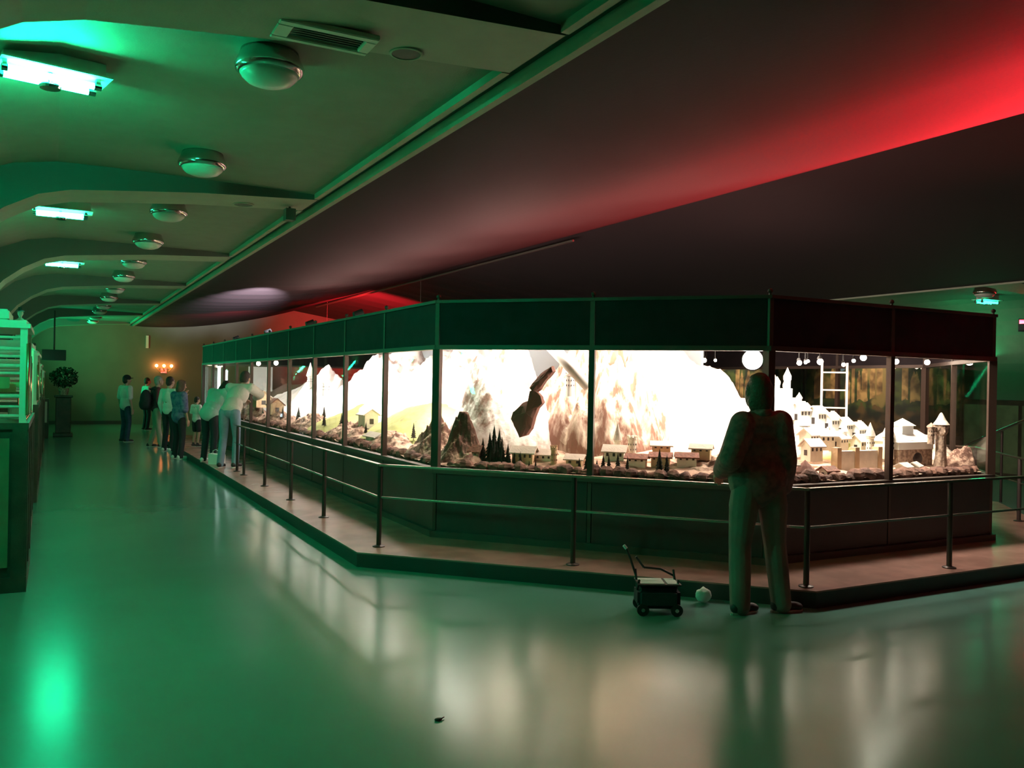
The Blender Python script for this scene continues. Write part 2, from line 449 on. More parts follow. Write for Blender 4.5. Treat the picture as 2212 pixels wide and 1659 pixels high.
segs = []
bays = [10, 2, 2, 2, 10]
for k in range(5):
    a = Vector(cp(CP[k])); b = Vector(cp(CP[k + 1]))
    for i in range(bays[k]):
        segs.append((a.lerp(b, i / bays[k]), a.lerp(b, (i + 1) / bays[k])))
segs.append((Vector(cp(CP[5])), Vector(cp(CP[0]))))
for a, b in segs:
    d = (b - a).normalized() * 0.025
    bm = B(); obox(bm, a + d, b - d, 0.008, ZB + HZ, ZT + HZ); finish('glass_pane', bm, M['glass'], case)
    bm = B(); obox(bm, a + d, b - d, 0.03, ZT + .045 + HZ, ZF - .03 + HZ, 0.0); finish('fascia_panel', bm, M['fascia'], case)
    bm = B(); obox(bm, a + d, b - d, 0.03, .06, ZB - .05 + HZ, 0.0); finish('base_panel', bm, M['bpanel'], case)
for k in range(6):
    a = Vector(cp(CP[k])); b = Vector(cp(CP[(k + 1) % 6]))
    d = (b - a).normalized() * .02
    bm = B(); obox(bm, a - d, b + d, .085, ZB - .05 + HZ, ZB + HZ, -.0); finish('sill', bm, M['frame'], case)
    bm = B(); obox(bm, a - d, b + d, .08, ZT + HZ, ZT + .045 + HZ, 0); finish('transom', bm, M['frame'], case)
    bm = B(); obox(bm, a - d, b + d, .08, ZF - .03 + HZ, ZF + HZ, 0); finish('top_rail', bm, M['frame'], case)
    bm = B(); obox(bm, a - d, b + d, .12, 0, .062, 0); finish('kick_ledge', bm, M['frame'], case)
for a, b in segs:
    p = a
    ang = math.atan2((b - a).y, (b - a).x)
    corner = any((Vector(cp(q)) - p).length < .01 for q in CP)
    w = .038 if corner else .028
    bm = B()
    for (z0, z1, ww, dd) in ((ZB + HZ, ZT + HZ, w, w),):
        box(bm, -ww, ww, -dd, dd, z0, z1)
    finish('mullion', bm, M['mullion'], case, loc=(p.x, p.y, 0), rotz=ang)
    bm = B(); box(bm, -.018, .018, -.02, .02, .06, ZB - .04 + HZ)
    finish('base_stile', bm, M['frame'], case, loc=(p.x, p.y, 0), rotz=ang)
    bm = B(); box(bm, -.022, .022, -.024, .024, ZT + .03 + HZ, ZF - .01 + HZ)
    lathe(bm, [(.012, ZF - .01 + HZ), (.012, ZF + .018 + HZ), (.024, ZF + .03 + HZ), (.02, ZF + .05 + HZ), (.004, ZF + .06 + HZ)], seg=10)
    finish('fascia_stile', bm, M['frame'], case, loc=(p.x, p.y, 0), rotz=ang)
bm = B(); prism(bm, [(cp(q)[0] * .99, cp(q)[1] * .995) for q in CP], 2.47 + HZ, 2.50 + HZ); finish('roof', bm, M['roofin'], case)
bm = B(); prism(bm, [(cp(q)[0] * .988, cp(q)[1] * .992) for q in CP], .70 + HZ, .76 + HZ); finish('deck', bm, M['base'], case)
# ceiling battens inside the case
for yy in (-7.9, -6.2, -4.0, -1, 2, 5, 8):
    bm = B(); box(bm, -3.4 if yy > -6.3 else -1.7, 3.4 if yy > -6.3 else 1.7, yy - .03, yy + .03, 2.40 + HZ, 2.47 + HZ); finish('batten', bm, M['frame'], case)

# handrail
rail = thing('handrail', 'low metal handrail with two rails on dark posts along the front of the platform', 'railing', (5.3, 4.9, HP))
RP = [(2.73, 15.2), (2.73, 7.75), (5.28, 4.90), (9.12, 4.90), (11.67, 7.75), (11.67, 21.0)]


def rp(p, z): return (p[0] - 5.3, p[1] - 4.9, z - HP)


for nm, z, w, h in (('top_rail', .905, .052, .020), ('mid_rail', .601, .022, .018)):
    for k in range(5):
        a = Vector((RP[k][0] - 5.3, RP[k][1] - 4.9)); b = Vector((RP[k + 1][0] - 5.3, RP[k + 1][1] - 4.9))
        d = (b - a).normalized() * w * .4
        bm = B(); obox(bm, a - d, b + d, w, z - HP - h / 2, z - HP + h / 2)
        bmesh.ops.bevel(bm, geom=bm.edges[:], offset=.005, segments=2, affect='EDGES')
        finish(nm, bm, M['rail'], rail)
posts = [(2.73, y) for y in (14.9, 14.31, 12.75, 11.18, 9.63, 7.75)] + [(4.0, 6.33), (5.28, 4.90), (7.04, 4.90), (9.12, 4.90), (10.4, 6.33), (11.67, 7.75)] + [(11.67, 7.75 + 1.9 * k) for k in range(1, 7)]
for x, y in posts:
    bm = B(); lathe(bm, [(.023, 0), (.023, .76)], seg=14)
    po = finish('post', bm, M['post'], rail, smooth=False, loc=(x - 5.3, y - 4.9, 0))
    bm = B(); lathe(bm, [(.058, 0), (.058, .008), (.026, .018)], seg=18)
    fl = finish('base_flange', bm, M['post'], po)

# ------------------------------------------------------------------ ceiling fittings
def dome_lamp(x, y, lab, z=3.5):
    t = thing('dome_lamp', lab, 'ceiling lamp', (x + .04, y, z - .02), group='chrome-rimmed dome lamps on the coffered ceiling')
    bm = B(); lathe(bm, [(.16, .095), (.17, .06), (.185, .03), (.195, .005), (.19, -.02), (.168, -.035)], seg=40); finish('rim', bm, M['chrome'], t, smooth=True)
    bm = B(); lathe(bm, [(.170, -.028), (.155, -.055), (.125, -.082), (.08, -.098), (.001, -.104)], seg=40); finish('bowl', bm, M['bowl'], t, smooth=True)
    return t


lampy = [5.02, 7.55, 9.95, 12.25, 14.6, 16.8, 19.3, 21.5, 24.1, 26.2, 28.9, 31.0]
nm = ['largest dome lamp, in the coffer just beyond the air vent', 'second dome lamp, near the far edge of the first coffer', 'dome lamp just beyond the second beam, mostly hidden', 'dome lamp beside the third beam, in the second coffer']
for i, y in enumerate(lampy):
    lab = ('chrome-rimmed ' + nm[i]) if i < 4 else 'small distant chrome-rimmed dome lamp number %s down the aisle ceiling' % ['five', 'six', 'seven', 'eight', 'nine', 'ten', 'eleven', 'twelve'][i - 4]
    dome_lamp(1.02, y, lab, 3.5)
dome_lamp(2 * CX - 1.6, 9.6, 'dome lamp over the far right aisle above the display case', 3.5)


def tube_fixture(x, y, lab, ang=0.0, gm='glow_g2'):
    t = thing('green_tube_light', lab, 'ceiling light', (x, y, 3.47), ang, group='green fluorescent fittings on the aisle ceiling')
    bm = B(); box(bm, -.27, .27, -.05, .05, 0.0, .10); finish('housing', bm, M['organwhite'], t)
    for s in (-.065, .065):
        bm = B(); tube(bm, (-.25, s, -.05), (.20, s, -.05), .019, seg=12); finish('tube', bm, M[gm], t, smooth=True)
        bm = B(); tube(bm, (.20, s, -.05), (.24, s, -.05), .021, seg=12); tube(bm, (-.28, s, -.05), (-.25, s, -.05), .021, seg=12)
        box(bm, .21, .235, s - .015, s + .015, -.05, 0.0); box(bm, -.275, -.255, s - .015, s + .015, -.05, 0.0)
        finish('socket', bm, M['chrome'], t)
    bm = B(); box(bm, -.29, .29, -.135, .135, -.006, .004); finish('reflector', bm, M['white'], t)
    bm = B(); lathe(bm, [(.055, -.10), (.06, -.085), (.05, -.075)], c=(-.02, 0, 0), seg=20); tube(bm, (-.02, 0, -.08), (-.02, 0, 0), .012)
    finish('louvre', bm, M['chrome'], t)
    return t


tube_fixture(-0.03, 5.72, 'glaring green tube light at the upper left, nearest the camera', R(12), 'glow_g')
tube_fixture(0.05, 10.45, 'second green tube light, lower and smaller at the left', 0)
tube_fixture(0.1, 15.2, 'third green tube light, a tiny glow down the left aisle', 0)
tube_fixture(15.8, 10.3, 'green tube light over the right aisle, above the case corner', 0, 'glow_g3')

t = thing('air_vent', 'rectangular framed air vent on the nearest ceiling beam', 'vent', (1.17, 4.28, 3.437), R(0))
bm = B()
for b_ in ((-.25, .25, -.14, -.09), (-.25, .25, .06, .10), (-.25, -.17, -.09, .06), (.19, .25, -.09, .06)): box(bm, *b_, -.03, .0)
bmesh.ops.bevel(bm, geom=bm.edges[:], offset=.006, segments=1, affect='EDGES')
finish('frame', bm, M['organwhite'], t)
bm = B(); box(bm, -.19, .19, -.10, .06, -.006, .0)
for k in range(6): box(bm, -.19, .19, -.10 + k * .027, -.088 + k * .027, -.016, -.004)
finish('slats', bm, M['grille'], t)


def round_grille(x, y, z, lab, r=.078):
    t = thing('round_speaker', lab, 'ceiling speaker', (x, y, z))
    bm = B(); lathe(bm, [(r + .012, .004), (r + .012, -.006), (r, -.008), (r - .004, .004)], seg=32); finish('ring', bm, M['cream'], t)
    bm = B(); lathe(bm, [(r - .002, .003), (r - .002, -.004), (.001, -.007)], seg=32); finish('mesh_cover', bm, M['grille'], t)


round_grille(1.64, 4.36, 3.462, 'round speaker grille beside the vent on the nearest beam')
round_grille(1.66, 8.98, 3.462, 'round speaker grille on the second ceiling beam', .09)
t = thing('wall_speaker', 'small dark box hanging under the second ceiling beam', 'speaker', (2.12, 8.95, 3.40))
bm = B(); box(bm, -.05, .05, -.06, .06, -.06, .06); finish('body', bm, M['grille'], t)
bm = B(); tube(bm, (0, 0, .05), (0, 0, .085), .012); finish('bracket', bm, M['base'], t)
# metal cable tray along the ridge with droppers
t = thing('ridge_rail', 'thin dark metal rail hanging under the ridge of the tent ceiling', 'rail', (CX, 20, 4.25))
bm = B(); box(bm, -.02, .02, -7.0, 10.0, -.01, .025); finish('rail', bm, M['frame'], t)
for y in (0.2, 8.6):
    bm = B(); tube(bm, (0, y, .02), (0, y, -.55), .008); finish('dropper', bm, M['frame'], t)
    bm = B(); tube(bm, (0, y, .02), (0, y, .11), .008); finish('hanger', bm, M['frame'], t)

# ------------------------------------------------------------------ far wall fittings
t = thing('wall_sconce', 'three-bulb sconce glowing orange on the dark far wall', 'wall lamp', (3.48, Y1 - .012, 2.0))
bm = B(); box(bm, -.10, .10, -.03, .01, -.16, .02); finish('backplate', bm, M['brass'], t)
for k, x in enumerate((-.25, 0, .25)):
    bm = B(); tube(bm, (0, -.03, -.08), (x * .6, -.10, -.10), .01); tube(bm, (x * .6, -.10, -.10), (x, -.12, 0), .01); lathe(bm, [(.03, 0), (.034, .01), (.02, .03)], c=(x, -.12, 0), seg=12)
    a = finish('arm', bm, M['brass'], t)
    bm = B(); ball(bm, (x, -.12, .10), .052); finish('bulb', bm, M['glow_o'], a, smooth=True)
bm = B(); box(bm, 2.87, 2.96, Y1 - .05, Y1, 2.72, 3.17); o = finish('wall_strip', bm, M['white'])
tag(o, 'narrow upright white strip on the dark far wall above the sconce', 'wall panel')
lamp('sconce_light', 'POINT', (3.48, Y1 - .4, 2.15), 3.5, (1, .20, .05), shadow_soft_size=.1)

# ------------------------------------------------------------------ miniature landscape
def inside(x, y, m=0.05):
    if x < 3.43 + m or x > 10.97 - m or y < 5.67 + m or y > 23.6 - m: return False
    k = 2.39 / 2.17
    lim = 8.06 - (x - 3.43) * k + m * 1.5
    lim2 = 8.06 - (10.97 - x) * k + m * 1.5
    return y > lim and y > lim2


def clampin(x, y, m=0.07):
    x = min(max(x, 3.43 + m), 10.97 - m); y = min(max(y, 5.67 + m), 23.6 - m)
    for _ in range(2):
        for px, s in ((3.43, 1), (10.97, -1)):
            # line through (px,8.06) direction (s*2.17,-2.39)
            nx, ny = s * 2.39, 2.17; L = math.hypot(nx, ny); nx /= L; ny /= L
            d = (x - px) * nx + (y - 8.06) * ny - m
            if d < 0: x -= nx * d; y -= ny * d
    return x, y


def ground(x, y):
    h = .845
    d = min(x - 3.43, 10.97 - x, y - 5.67, (x - 3.43) * .74 + (y - 8.06) * .672, (10.97 - x) * .74 + (y - 8.06) * .672)
    h += .20 * min(1, max(0, d / 1.4)) ** 1.2
    h += .05 * noise.noise(Vector((x * 2.1, y * 2.1, 3))) * min(1, max(0, d * 3))
    return h


land = thing('model_landscape', 'white mountains and brown rocky ground filling the lit display case', 'model landscape', (7.2, 14.6, .8))
bm = B(); rows = []
NX, NY = 150, 340
for j in range(NY + 1):
    y = 5.70 + (23.55 - 5.70) * j / NY; row = []
    for i in range(NX + 1):
        x = 3.47 + (10.93 - 3.47) * i / NX
        cx_, cy_ = clampin(x, y)
        z = ground(cx_, cy_) + .025 * noise.fractal(Vector((cx_ * 6, cy_ * 6, 0)), 1, 2, 4)
        row.append(bm.verts.new((cx_ - 7.2, cy_ - 14.6, z - .8)))
    rows.append(row)
for a, b in zip(rows, rows[1:]):
    for i in range(NX):
        try: bm.faces.new((a[i], a[i + 1], b[i + 1], b[i]))
        except ValueError: pass
bmesh.ops.remove_doubles(bm, verts=bm.verts[:], dist=.0005)
o = finish('rocky_ground', bm, M['rock'], land, smooth=True)

# rough stone kerb along the glass
for k, (a, b) in enumerate(zip(CP[:-1], CP[1:])):
    a = Vector(a); b = Vector(b); L = (b - a).length; d = (b - a) / L; nrm = Vector((-d.y, d.x))
    bm = B(); rnd = random.Random(k); s = .12
    while s < L - .1:
        r = rnd.uniform(.04, .085)
        p = a + d * s + nrm * .13
        ball(bm, (p.x - a.x, p.y - a.y, .835 + r * .35 - .8), (r * 1.25, r * 1.05, r * rnd.uniform(.6, 1.0)), rot=Matrix.Rotation(rnd.uniform(0, 3), 4, 'Z'), u=8, v=6)
        s += r * 1.7
    for v in bm.verts:
        v.co += Vector((1, 1, 1)) * .018 * noise.noise(v.co * 22)
    o = finish('stone_kerb', bm, M['edge'], land, loc=(a.x - 7.2, a.y - 14.6, 0))
    tag(o, ['row of small rough stones inside the long left glass', 'row of small rough stones inside the angled front glass', 'row of small rough stones inside the right end glass', 'row of small rough stones inside the far angled glass', 'row of small rough stones inside the hidden long glass'][k])


def mountain(name, lab, cx, cy, rx, ry, top_, m, seed=0, sharp=1.3, rough=.35, freq=1.6, n=90, rot=0.0, z0=.84, cat='model mountain', striate=0.0, clip=None):
    h = top_ - z0
    bm = B(); rows = []
    ca, sa = math.cos(rot), math.sin(rot)
    for j in range(n + 1):
        row = []
        for i in range(n + 1):
            u = -1 + 2 * i / n; v = -1 + 2 * j / n
            # square to disc
            X = u * math.sqrt(1 - v * v / 2); Y = v * math.sqrt(1 - u * u / 2)
            r = math.hypot(X, Y)
            lx, ly = X * rx, Y * ry
            wx, wy = cx + lx * ca - ly * sa, cy + lx * sa + ly * ca
            nz = noise.fractal(Vector((wx * freq, wy * freq, seed * 7.3)), 0.9, 2.1, 6)
            rd = 1 - abs(noise.noise(Vector((wx * freq * 1.3, wy * freq * 1.3, seed * 3.1 + 9)))) * 2
            base = max(0, 1 - r) ** sharp
            z = base * (1 + rough * nz) + rough * .6 * rd * base * (1 - base)
            z = min(z, 1.06)
            if striate:
                z += striate * math.sin(math.atan2(ly, lx) * 17 + 2 * noise.noise(Vector((wx * 4, wy * 4, 0)))) * base * (1 - base) * 2
            if clip and not inside(wx, wy, .1): wx, wy = clampin(wx, wy, .1)
            row.append(bm.verts.new((wx - cx, wy - cy, z * h - .05 * (r > .97))))
        rows.append(row)
    for a, b in zip(rows, rows[1:]):
        for i in range(n): bm.faces.new((a[i], a[i + 1], b[i + 1], b[i]))
    o = finish(name, bm, m, land, loc=(cx - 7.2, cy - 14.6, z0 - .8), smooth=True)
    return tag(o, lab)


mt = [
    ('snow_mountain', 'white snowy peak farthest to the left inside the case', 5.2, 19.6, 1.5, 1.9, 1.75, 'snow', 1, 1.2, .3),
    ('snow_mountain', 'white needle-tipped peak left of the dark gap', 5.0, 17.4, 1.3, 1.5, 2.02, 'snow', 2, 1.5, .35),
    ('snow_mountain', 'white snowy peak with pink crags near the fascia', 5.7, 15.2, 1.8, 2.0, 2.30, 'snow', 3, .9, .4),
    ('snow_mountain', 'broad white mountain behind the middle panes', 6.0, 12.8, 2.0, 2.2, 2.28, 'snow', 4, .8, .35),
    ('snow_mountain', 'white slope rising behind the yellow-green meadow', 5.9, 10.9, 1.7, 1.6, 2.10, 'snow', 5, 1.0, .35),
    ('snow_mountain', 'big white mountain with rounded shoulder behind the front panes', 6.75, 9.0, 1.35, 1.9, 2.42, 'snow', 6, .62, .18),
]
for nm_, lab, cx_, cy_, rx, ry, tp, mm, sd, sh, ro in mt:
    mountain(nm_, lab, cx_, cy_, rx, ry, tp, M[mm], sd, sh, ro, clip=True)
mountain('cliff_mountain', 'tall furrowed brown and white cliff right of the corner mullion', 5.62, 8.35, .85, .95, 2.40, M['cliff'], 11, .62, .25, freq=3, striate=.10, clip=True, n=120)
mountain('cliff_mountain', 'pale crag with green slope left of the snow flume', 4.75, 8.95, .85, .9, 2.28, M['snow'], 12, .75, .35, freq=2.4, clip=True, n=110)
mountain('meadow_hill', 'yellow-green meadow hill in the last long pane', 4.55, 10.9, .95, 1.35, 1.52, M['meadow'], 13, .8, .2, clip=True, cat='model hill')
mountain('meadow_hill', 'pale green meadow hill farther down the long side', 4.45, 13.6, .9, 1.4, 1.30, M['meadow'], 14, .8, .2, clip=True, cat='model hill')
for k, (x, y, rx, ry, tp, lab) in enumerate((
        (3.86, 9.05, .38, .62, 1.24, 'brown rock hill rising toward the corner mullion'),
        (3.82, 8.28, .30, .34, 1.30, 'steep brown crag just right of the corner mullion'),
        (3.86, 10.5, .36, .75, 1.05, 'low brown rocks before the yellow meadow'),
        (3.88, 12.2, .38, .95, 1.10, 'low brown rocks under the second long pane'),
        (3.88, 14.4, .38, 1.1, 1.12, 'dark brown rocks farther down the long side'),
        (3.90, 17.0, .40, 1.2, 1.08, 'distant brown rocks beside the leaning man'),
        (3.90, 19.6, .40, 1.2, 1.18, 'orange-brown rocks at the far end of the case'))):
    mountain('rock_hill', lab, x, y, rx, ry, tp + (.06 if k < 2 else 0), M['rock'], 20 + k, 1.3 if k < 2 else .8, .6, freq=4.5, clip=True, cat='model rocks', n=80)
mountain('castle_hill', 'steep pale hill carrying the white castle', 7.15, 7.35, .95, .85, 1.66, M['snow'], 31, .55, .25, clip=True, cat='model hill')
mountain('town_hill', 'pale stepped hill under the white town', 7.75, 6.95, 1.0, .6, 1.26, M['meadow'], 32, .6, .2, clip=True, cat='model hill')
mountain('rock_hill', 'red-brown terraces below the white mountain', 5.75, 6.75, .62, .50, 1.02, M['rock'], 33, .7, .6, freq=5, rot=-.83, clip=True, cat='model rocks', n=80)
mountain('rock_hill', 'pale boulders beside the round tower at the right end', 8.85, 6.05, .22, .2, 1.10, M['rock'], 34, .7, .5, freq=6, clip=True, cat='model rocks', n=50)
mountain('rock_hill', 'pale lumpy rocks behind the stone church', 9.3, 6.9, .5, .5, 1.15, M['cliff'], 35, .7, .5, freq=5, clip=True, cat='model rocks', n=60)

# hollow's shade shaped as dark slabs, white chute on the slide mountain
GU = Vector((.672, -.740, 0)); GN = Vector((-.74, -.672, 0))


def slab(pts, thick, seed):
    bm = B(); lo, hi = [], []
    for u_, w_ in pts:
        p = GU * u_ + Vector((0, 0, w_))
        lo.append(bm.verts.new(p)); hi.append(bm.verts.new(p + GN * thick))
    c = GN * (thick * 1.5) + GU * (sum(p[0] for p in pts) / len(pts)) + Vector((0, 0, sum(p[1] for p in pts) / len(pts)))
    k = bm.verts.new(c); bm.faces.new(lo[::-1]); n_ = len(pts)
    for i in range(n_):
        bm.faces.new((lo[i], lo[(i + 1) % n_], hi[(i + 1) % n_], hi[i])); bm.faces.new((hi[i], hi[(i + 1) % n_], k))
    bmesh.ops.subdivide_edges(bm, edges=bm.edges[:], cuts=2)
    for v in bm.verts: v.co += Vector((1, 1, 1)) * .018 * noise.noise(v.co * 12 + Vector((seed, 0, 0)))
    return bm


G1 = [(-.20, .0), (-.18, .07), (-.08, .16), (-.02, .18), (.0, .29), (.04, .31), (.12, .24), (.14, .17), (.09, .12), (.05, .02), (.02, -.10), (-.03, -.17), (-.10, -.19), (-.17, -.09)]
G2 = [(.00, .33), (.03, .38), (.12, .48), (.23, .55), (.25, .50), (.17, .41), (.10, .31), (.05, .28)]
for g_, sd_ in ((G1, 1), (G2, 4)):
    o = finish('hollow_shade', slab(g_, .10, sd_), M['darkbrown'], land, loc=(4.47 - 7.2, 7.93 - 14.6, 1.33 - .8)); tag(o, 'dark brown slab for the shade of a hollow')
bm = B(); tube(bm, (-.10, .14, .26), (.20, -.18, -.20), .07, .055, seg=16)
o = finish('snow_flume', bm, M['white'], land, loc=(4.80 - 7.2, 7.84 - 14.6, 1.07), smooth=True); tag(o, 'slanting white chute')

# painted sky standing down the middle of the case
bm = B()
pts = [(7.22, 21.8), (7.22, 8.9)]
obox(bm, (0, 12.9), (0, 0), .03, 0, 1.52)
o = finish('sky_backdrop', bm, M['sky'], loc=(7.6, 8.9, .93)); tag(o, 'tall pale sky backdrop standing behind the white mountains', 'backdrop')
bm = B(); box(bm, -.30, .30, -.02, .02, 0, .62)
o = finish('white_screen', bm, M['white'], loc=(4.62, 22.3, 1.38)); tag(o, 'plain white upright panel at the far end of the case', 'screen')
bm = B(); box(bm, -.02, .02, -.02, .02, 0, .6); o.location.z = 1.38
finish('stand', bm, M['frame'], o, loc=(0, .03, -.5))
for k, (x, y, z0, z1) in enumerate(((3.66, 22.6, 1.0, 2.0), (3.86, 22.75, 1.1, 1.9))):
    t = thing('upright_tube_light', ['brightest upright white tube at the far end of the case', 'second upright white tube, just right of the brightest one'][k], 'light', (x, y, z0))
    bm = B(); tube(bm, (0, 0, 0), (0, 0, z1 - z0), .035, seg=12); finish('tube', bm, M['tube_w'], t, smooth=True)
    bm = B(); tube(bm, (0, 0, -.03), (0, 0, 0.005), .042); tube(bm, (0, 0, z1 - z0 - .005), (0, 0, z1 - z0 + .03), .042); tube(bm, (0, .03, -.15), (0, .03, z1 - z0), .008); finish('holder', bm, M['chrome'], t)


# --- buildings
def cone_tower(lab, x, y, z, r, h, hr, mwall='plaster', mroof='roofp', cren=False, name='model_tower'):
    t = thing(name, lab, 'model tower', (x, y, z))
    prof = [(r * 1.08, -.05), (r, .02), (r * .94, h * .85), (r * 1.15, h * .88), (r * 1.15, h)]
    bm = B(); lathe(bm, prof, seg=14)
    if cren:
        for k in range(8):
            a = k * PI / 4; ball(bm, (r * 1.0 * math.cos(a), r * 1.0 * math.sin(a), h + .008), (r * .25, r * .25, .014), u=6, v=4)
    w = finish('shaft', bm, M[mwall], t)
    if hr:
        bm = B(); lathe(bm, [(r * 1.35, h - .005), (r * .9, h + hr * .35), (r * .35, h + hr * .75), (.002, h + hr)], seg=14); finish('roof', bm, M[mroof], t)
    bm = B()
    for k in range(6):
        a = -PI / 2 + (k - 2.5) * .6
        for zz in (h * .35, h * .62):
            c = (r * math.cos(a), r * math.sin(a), zz); ball(bm, c, (r * .1, r * .1, h * .03 + .006), u=6, v=4)
    finish('windows', bm, M['win'], t)
    return t


def house(lab, x, y, z, w, d, h, hr, rotz=0, mwall='plaster', mroof='roofp', name='model_house', wins=3, chimney=False):
    t = thing(name, lab, 'model house', (x, y, z), rotz)
    bm = B(); box(bm, -w / 2, w / 2, -d / 2, d / 2, -.06, h)
    v = [bm.verts.new(p) for p in ((-w / 2, -d / 2, h), (-w / 2, d / 2, h), (-w / 2, 0, h + hr * .93), (w / 2, -d / 2, h), (w / 2, d / 2, h), (w / 2, 0, h + hr * .93))]
    bm.faces.new(v[:3]); bm.faces.new(v[3:])
    finish('walls', bm, M[mwall], t)
    e = .02 + w * .04
    bm = B()
    for s in (-1, 1):
        q = [(-w / 2 - e, s * (d / 2 + e), h - hr * .12), (w / 2 + e, s * (d / 2 + e), h - hr * .12), (w / 2 + e, 0, h + hr), (-w / 2 - e, 0, h + hr)]
        a = [bm.verts.new(p) for p in q]; b = [bm.verts.new((p[0], p[1], p[2] - .012)) for p in q]
        bm.faces.new(a); bm.faces.new(b[::-1])
        for i in range(4): bm.faces.new((a[i], b[i], b[(i + 1) % 4], a[(i + 1) % 4]))
    finish('roof', bm, M[mroof], t)
    bm = B()
    for k in range(wins):
        xx = -w / 2 + w * (k + .5) / wins; ww = w / wins * .18
        box(bm, xx - ww, xx + ww, -d / 2 - .003, -d / 2 + .002, h * .45, h * .78)
    box(bm, -w / 2 - .003, -w / 2 + .002, -d * .15, d * .15, 0.0, h * .55)
    finish('windows', bm, M['win'], t)
    if chimney:
        bm = B(); box(bm, w * .22, w * .32, -.02, .02, h + hr * .3, h + hr * 1.2); finish('chimney', bm, M[mwall], t)
    return t


A1 = -.83
# front angled window, left pane
cone_tower('square-looking ochre tower left of the small stone house', 4.49, 7.50, .86, .032, .20, 0, 'ochre', cren=True)
house('small ochre house with pale hipped roof beside the tower', 4.66, 7.36, .87, .16, .13, .085, .045, A1, 'ochre', 'roofp', wins=2)
house('round-topped brown hut near the corner mullion', 3.90, 8.10, .87, .10, .10, .12, .06, A1, 'stone', 'roofr', wins=1)
house('long pale house behind the little square', 4.45, 7.72, .90, .30, .14, .08, .05, A1, 'plaster', 'roofp', wins=5)
house('pale house left of the ochre tower', 4.28, 7.74, .90, .22, .14, .10, .06, A1, 'ochre', 'roofp', wins=4)
house('long white building under the brown crag in the long side', 3.72, 10.75, .90, .40, .14, .08, .05, R(90), 'plaster', 'roofp', wins=4)
house('white house on the slope of the long side', 4.0, 11.9, 1.08, .30, .2, .14, .08, R(90), 'plaster', 'roofp')
house('orange-lit house near the far end of the case', 3.85, 18.4, 1.16, .4, .3, .16, .14, R(90), 'ochre', 'roofp')
house('pale house with steep roof beside the far mullion', 3.80, 16.9, 1.07, .3, .25, .14, .12, R(90), 'ochre', 'roofr')
cone_tower('slim white turret on the needle peak', 4.55, 17.2, 1.60, .06, .18, .26, 'white', 'white')
cone_tower('white turret on the crag of the long side', 4.45, 15.7, 1.45, .06, .20, .18, 'white', 'white')
cone_tower('tiny white keep on the furrowed cliff', 4.93, 7.92, 1.62, .05, .20, 0, 'white', cren=True)
cone_tower('tall thin white tower at the foot of the furrowed cliff', 5.13, 7.30, .98, .035, .16, .18, 'plaster', 'roofp')
cone_tower('stout white tower right of the thin church tower', 5.24, 7.20, .98, .045, .19, 0, 'plaster', cren=True)
house('white church nave beside the thin tower', 5.02, 7.18, .94, .20, .12, .10, .06, A1, 'plaster', 'roofp')
# terraces and cottages, front angled window, right pane
for k, (x, y, z, mr, lab) in enumerate(((5.10, 6.92, .93, 'roofr', 'red-roofed cottage above the dark conifers'), (5.30, 6.80, .95, 'roofr', 'second red-roofed cottage on the terrace'),
                                      (5.46, 6.60, .96, 'roofr', 'red-roofed cottage below the white mountain'), (5.66, 6.62, 1.04, 'roofp', 'pale cottage high on the terrace'),
                                      (5.90, 6.35, .97, 'roofp', 'pale cottage beside the waiting man'), (5.50, 7.05, 1.04, 'roofp', 'white cottage under the big white mountain'))):
    house(lab, x, y, z, .18, .12, .06, .04, A1 + .1 * (k % 3), 'ochre' if k % 2 else 'plaster', mr, wins=3)
# castle on the hill
ct = thing('model_castle', 'white many-towered miniature castle on the hill right of the waiting man', 'model castle', (6.96, 6.95, 1.50))
bm = B(); box(bm, -.17, .17, -.09, .12, -.1, .20); box(bm, -.10, .22, -.14, -.05, -.14, .10); finish('keep', bm, M['white'], ct)
for x, y, r, h, hr in ((-.13, -.04, .045, .38, .07), (-.02, -.05, .030, .27, .06), (.11, -.07, .036, .33, .10), (.18, .02, .028, .24, .08), (-.19, -.10, .035, .16, .07), (.05, .08, .035, .30, .09), (.24, -.12, .03, .10, .06)):
    bm = B(); lathe(bm, [(r, -.15), (r, h * .86), (r * 1.2, h * .9), (r * 1.2, h)], seg=12); a = finish('tower', bm, M['white'], ct, loc=(x, y, 0))
    bm = B(); lathe(bm, [(r * 1.3, h), (r * .5, h + hr * .6), (.002, h + hr)], seg=12); finish('spire', bm, M['roofp'], a)
bm = B()
for k in range(6): box(bm, -.15 + k * .055, -.135 + k * .055, -.094, -.088, .05, .085)
finish('windows', bm, M['win'], ct)
# town
rnd = random.Random(5)
townlab = ['white gabled town house below the castle', 'white town house with twin gables', 'pale town house at the crest of the row', 'white town house stepping down to the right', 'pale town house beside the painted tower',
           'cream town house in the lower row', 'white town house over the long wall', 'cream town house right of the thatched hut', 'pale town house behind the wall', 'cream town house near the right mullion']
for k, (x, y, z, w, h) in enumerate(((7.20, 6.80, 1.36, .16, .12), (7.36, 6.72, 1.32, .14, .13), (7.50, 6.66, 1.27, .15, .11), (7.64, 6.60, 1.22, .15, .11), (7.80, 6.55, 1.17, .14, .11),
                                   (6.95, 6.45, 1.12, .17, .11), (7.15, 6.42, 1.12, .16, .10), (6.78, 6.25, 1.03, .17, .10), (7.36, 6.42, 1.10, .18, .09), (7.62, 6.36, 1.06, .16, .10))):
    house(townlab[k], x, y, z, w, .13, h, .07, rnd.uniform(-.3, .3), 'white' if k < 5 else 'plaster', 'roofp', wins=3, chimney=k % 2 == 0)
cone_tower('cone-roofed pale tower left of the right mullion', 7.60, 6.22, 1.02, .042, .20, .14)
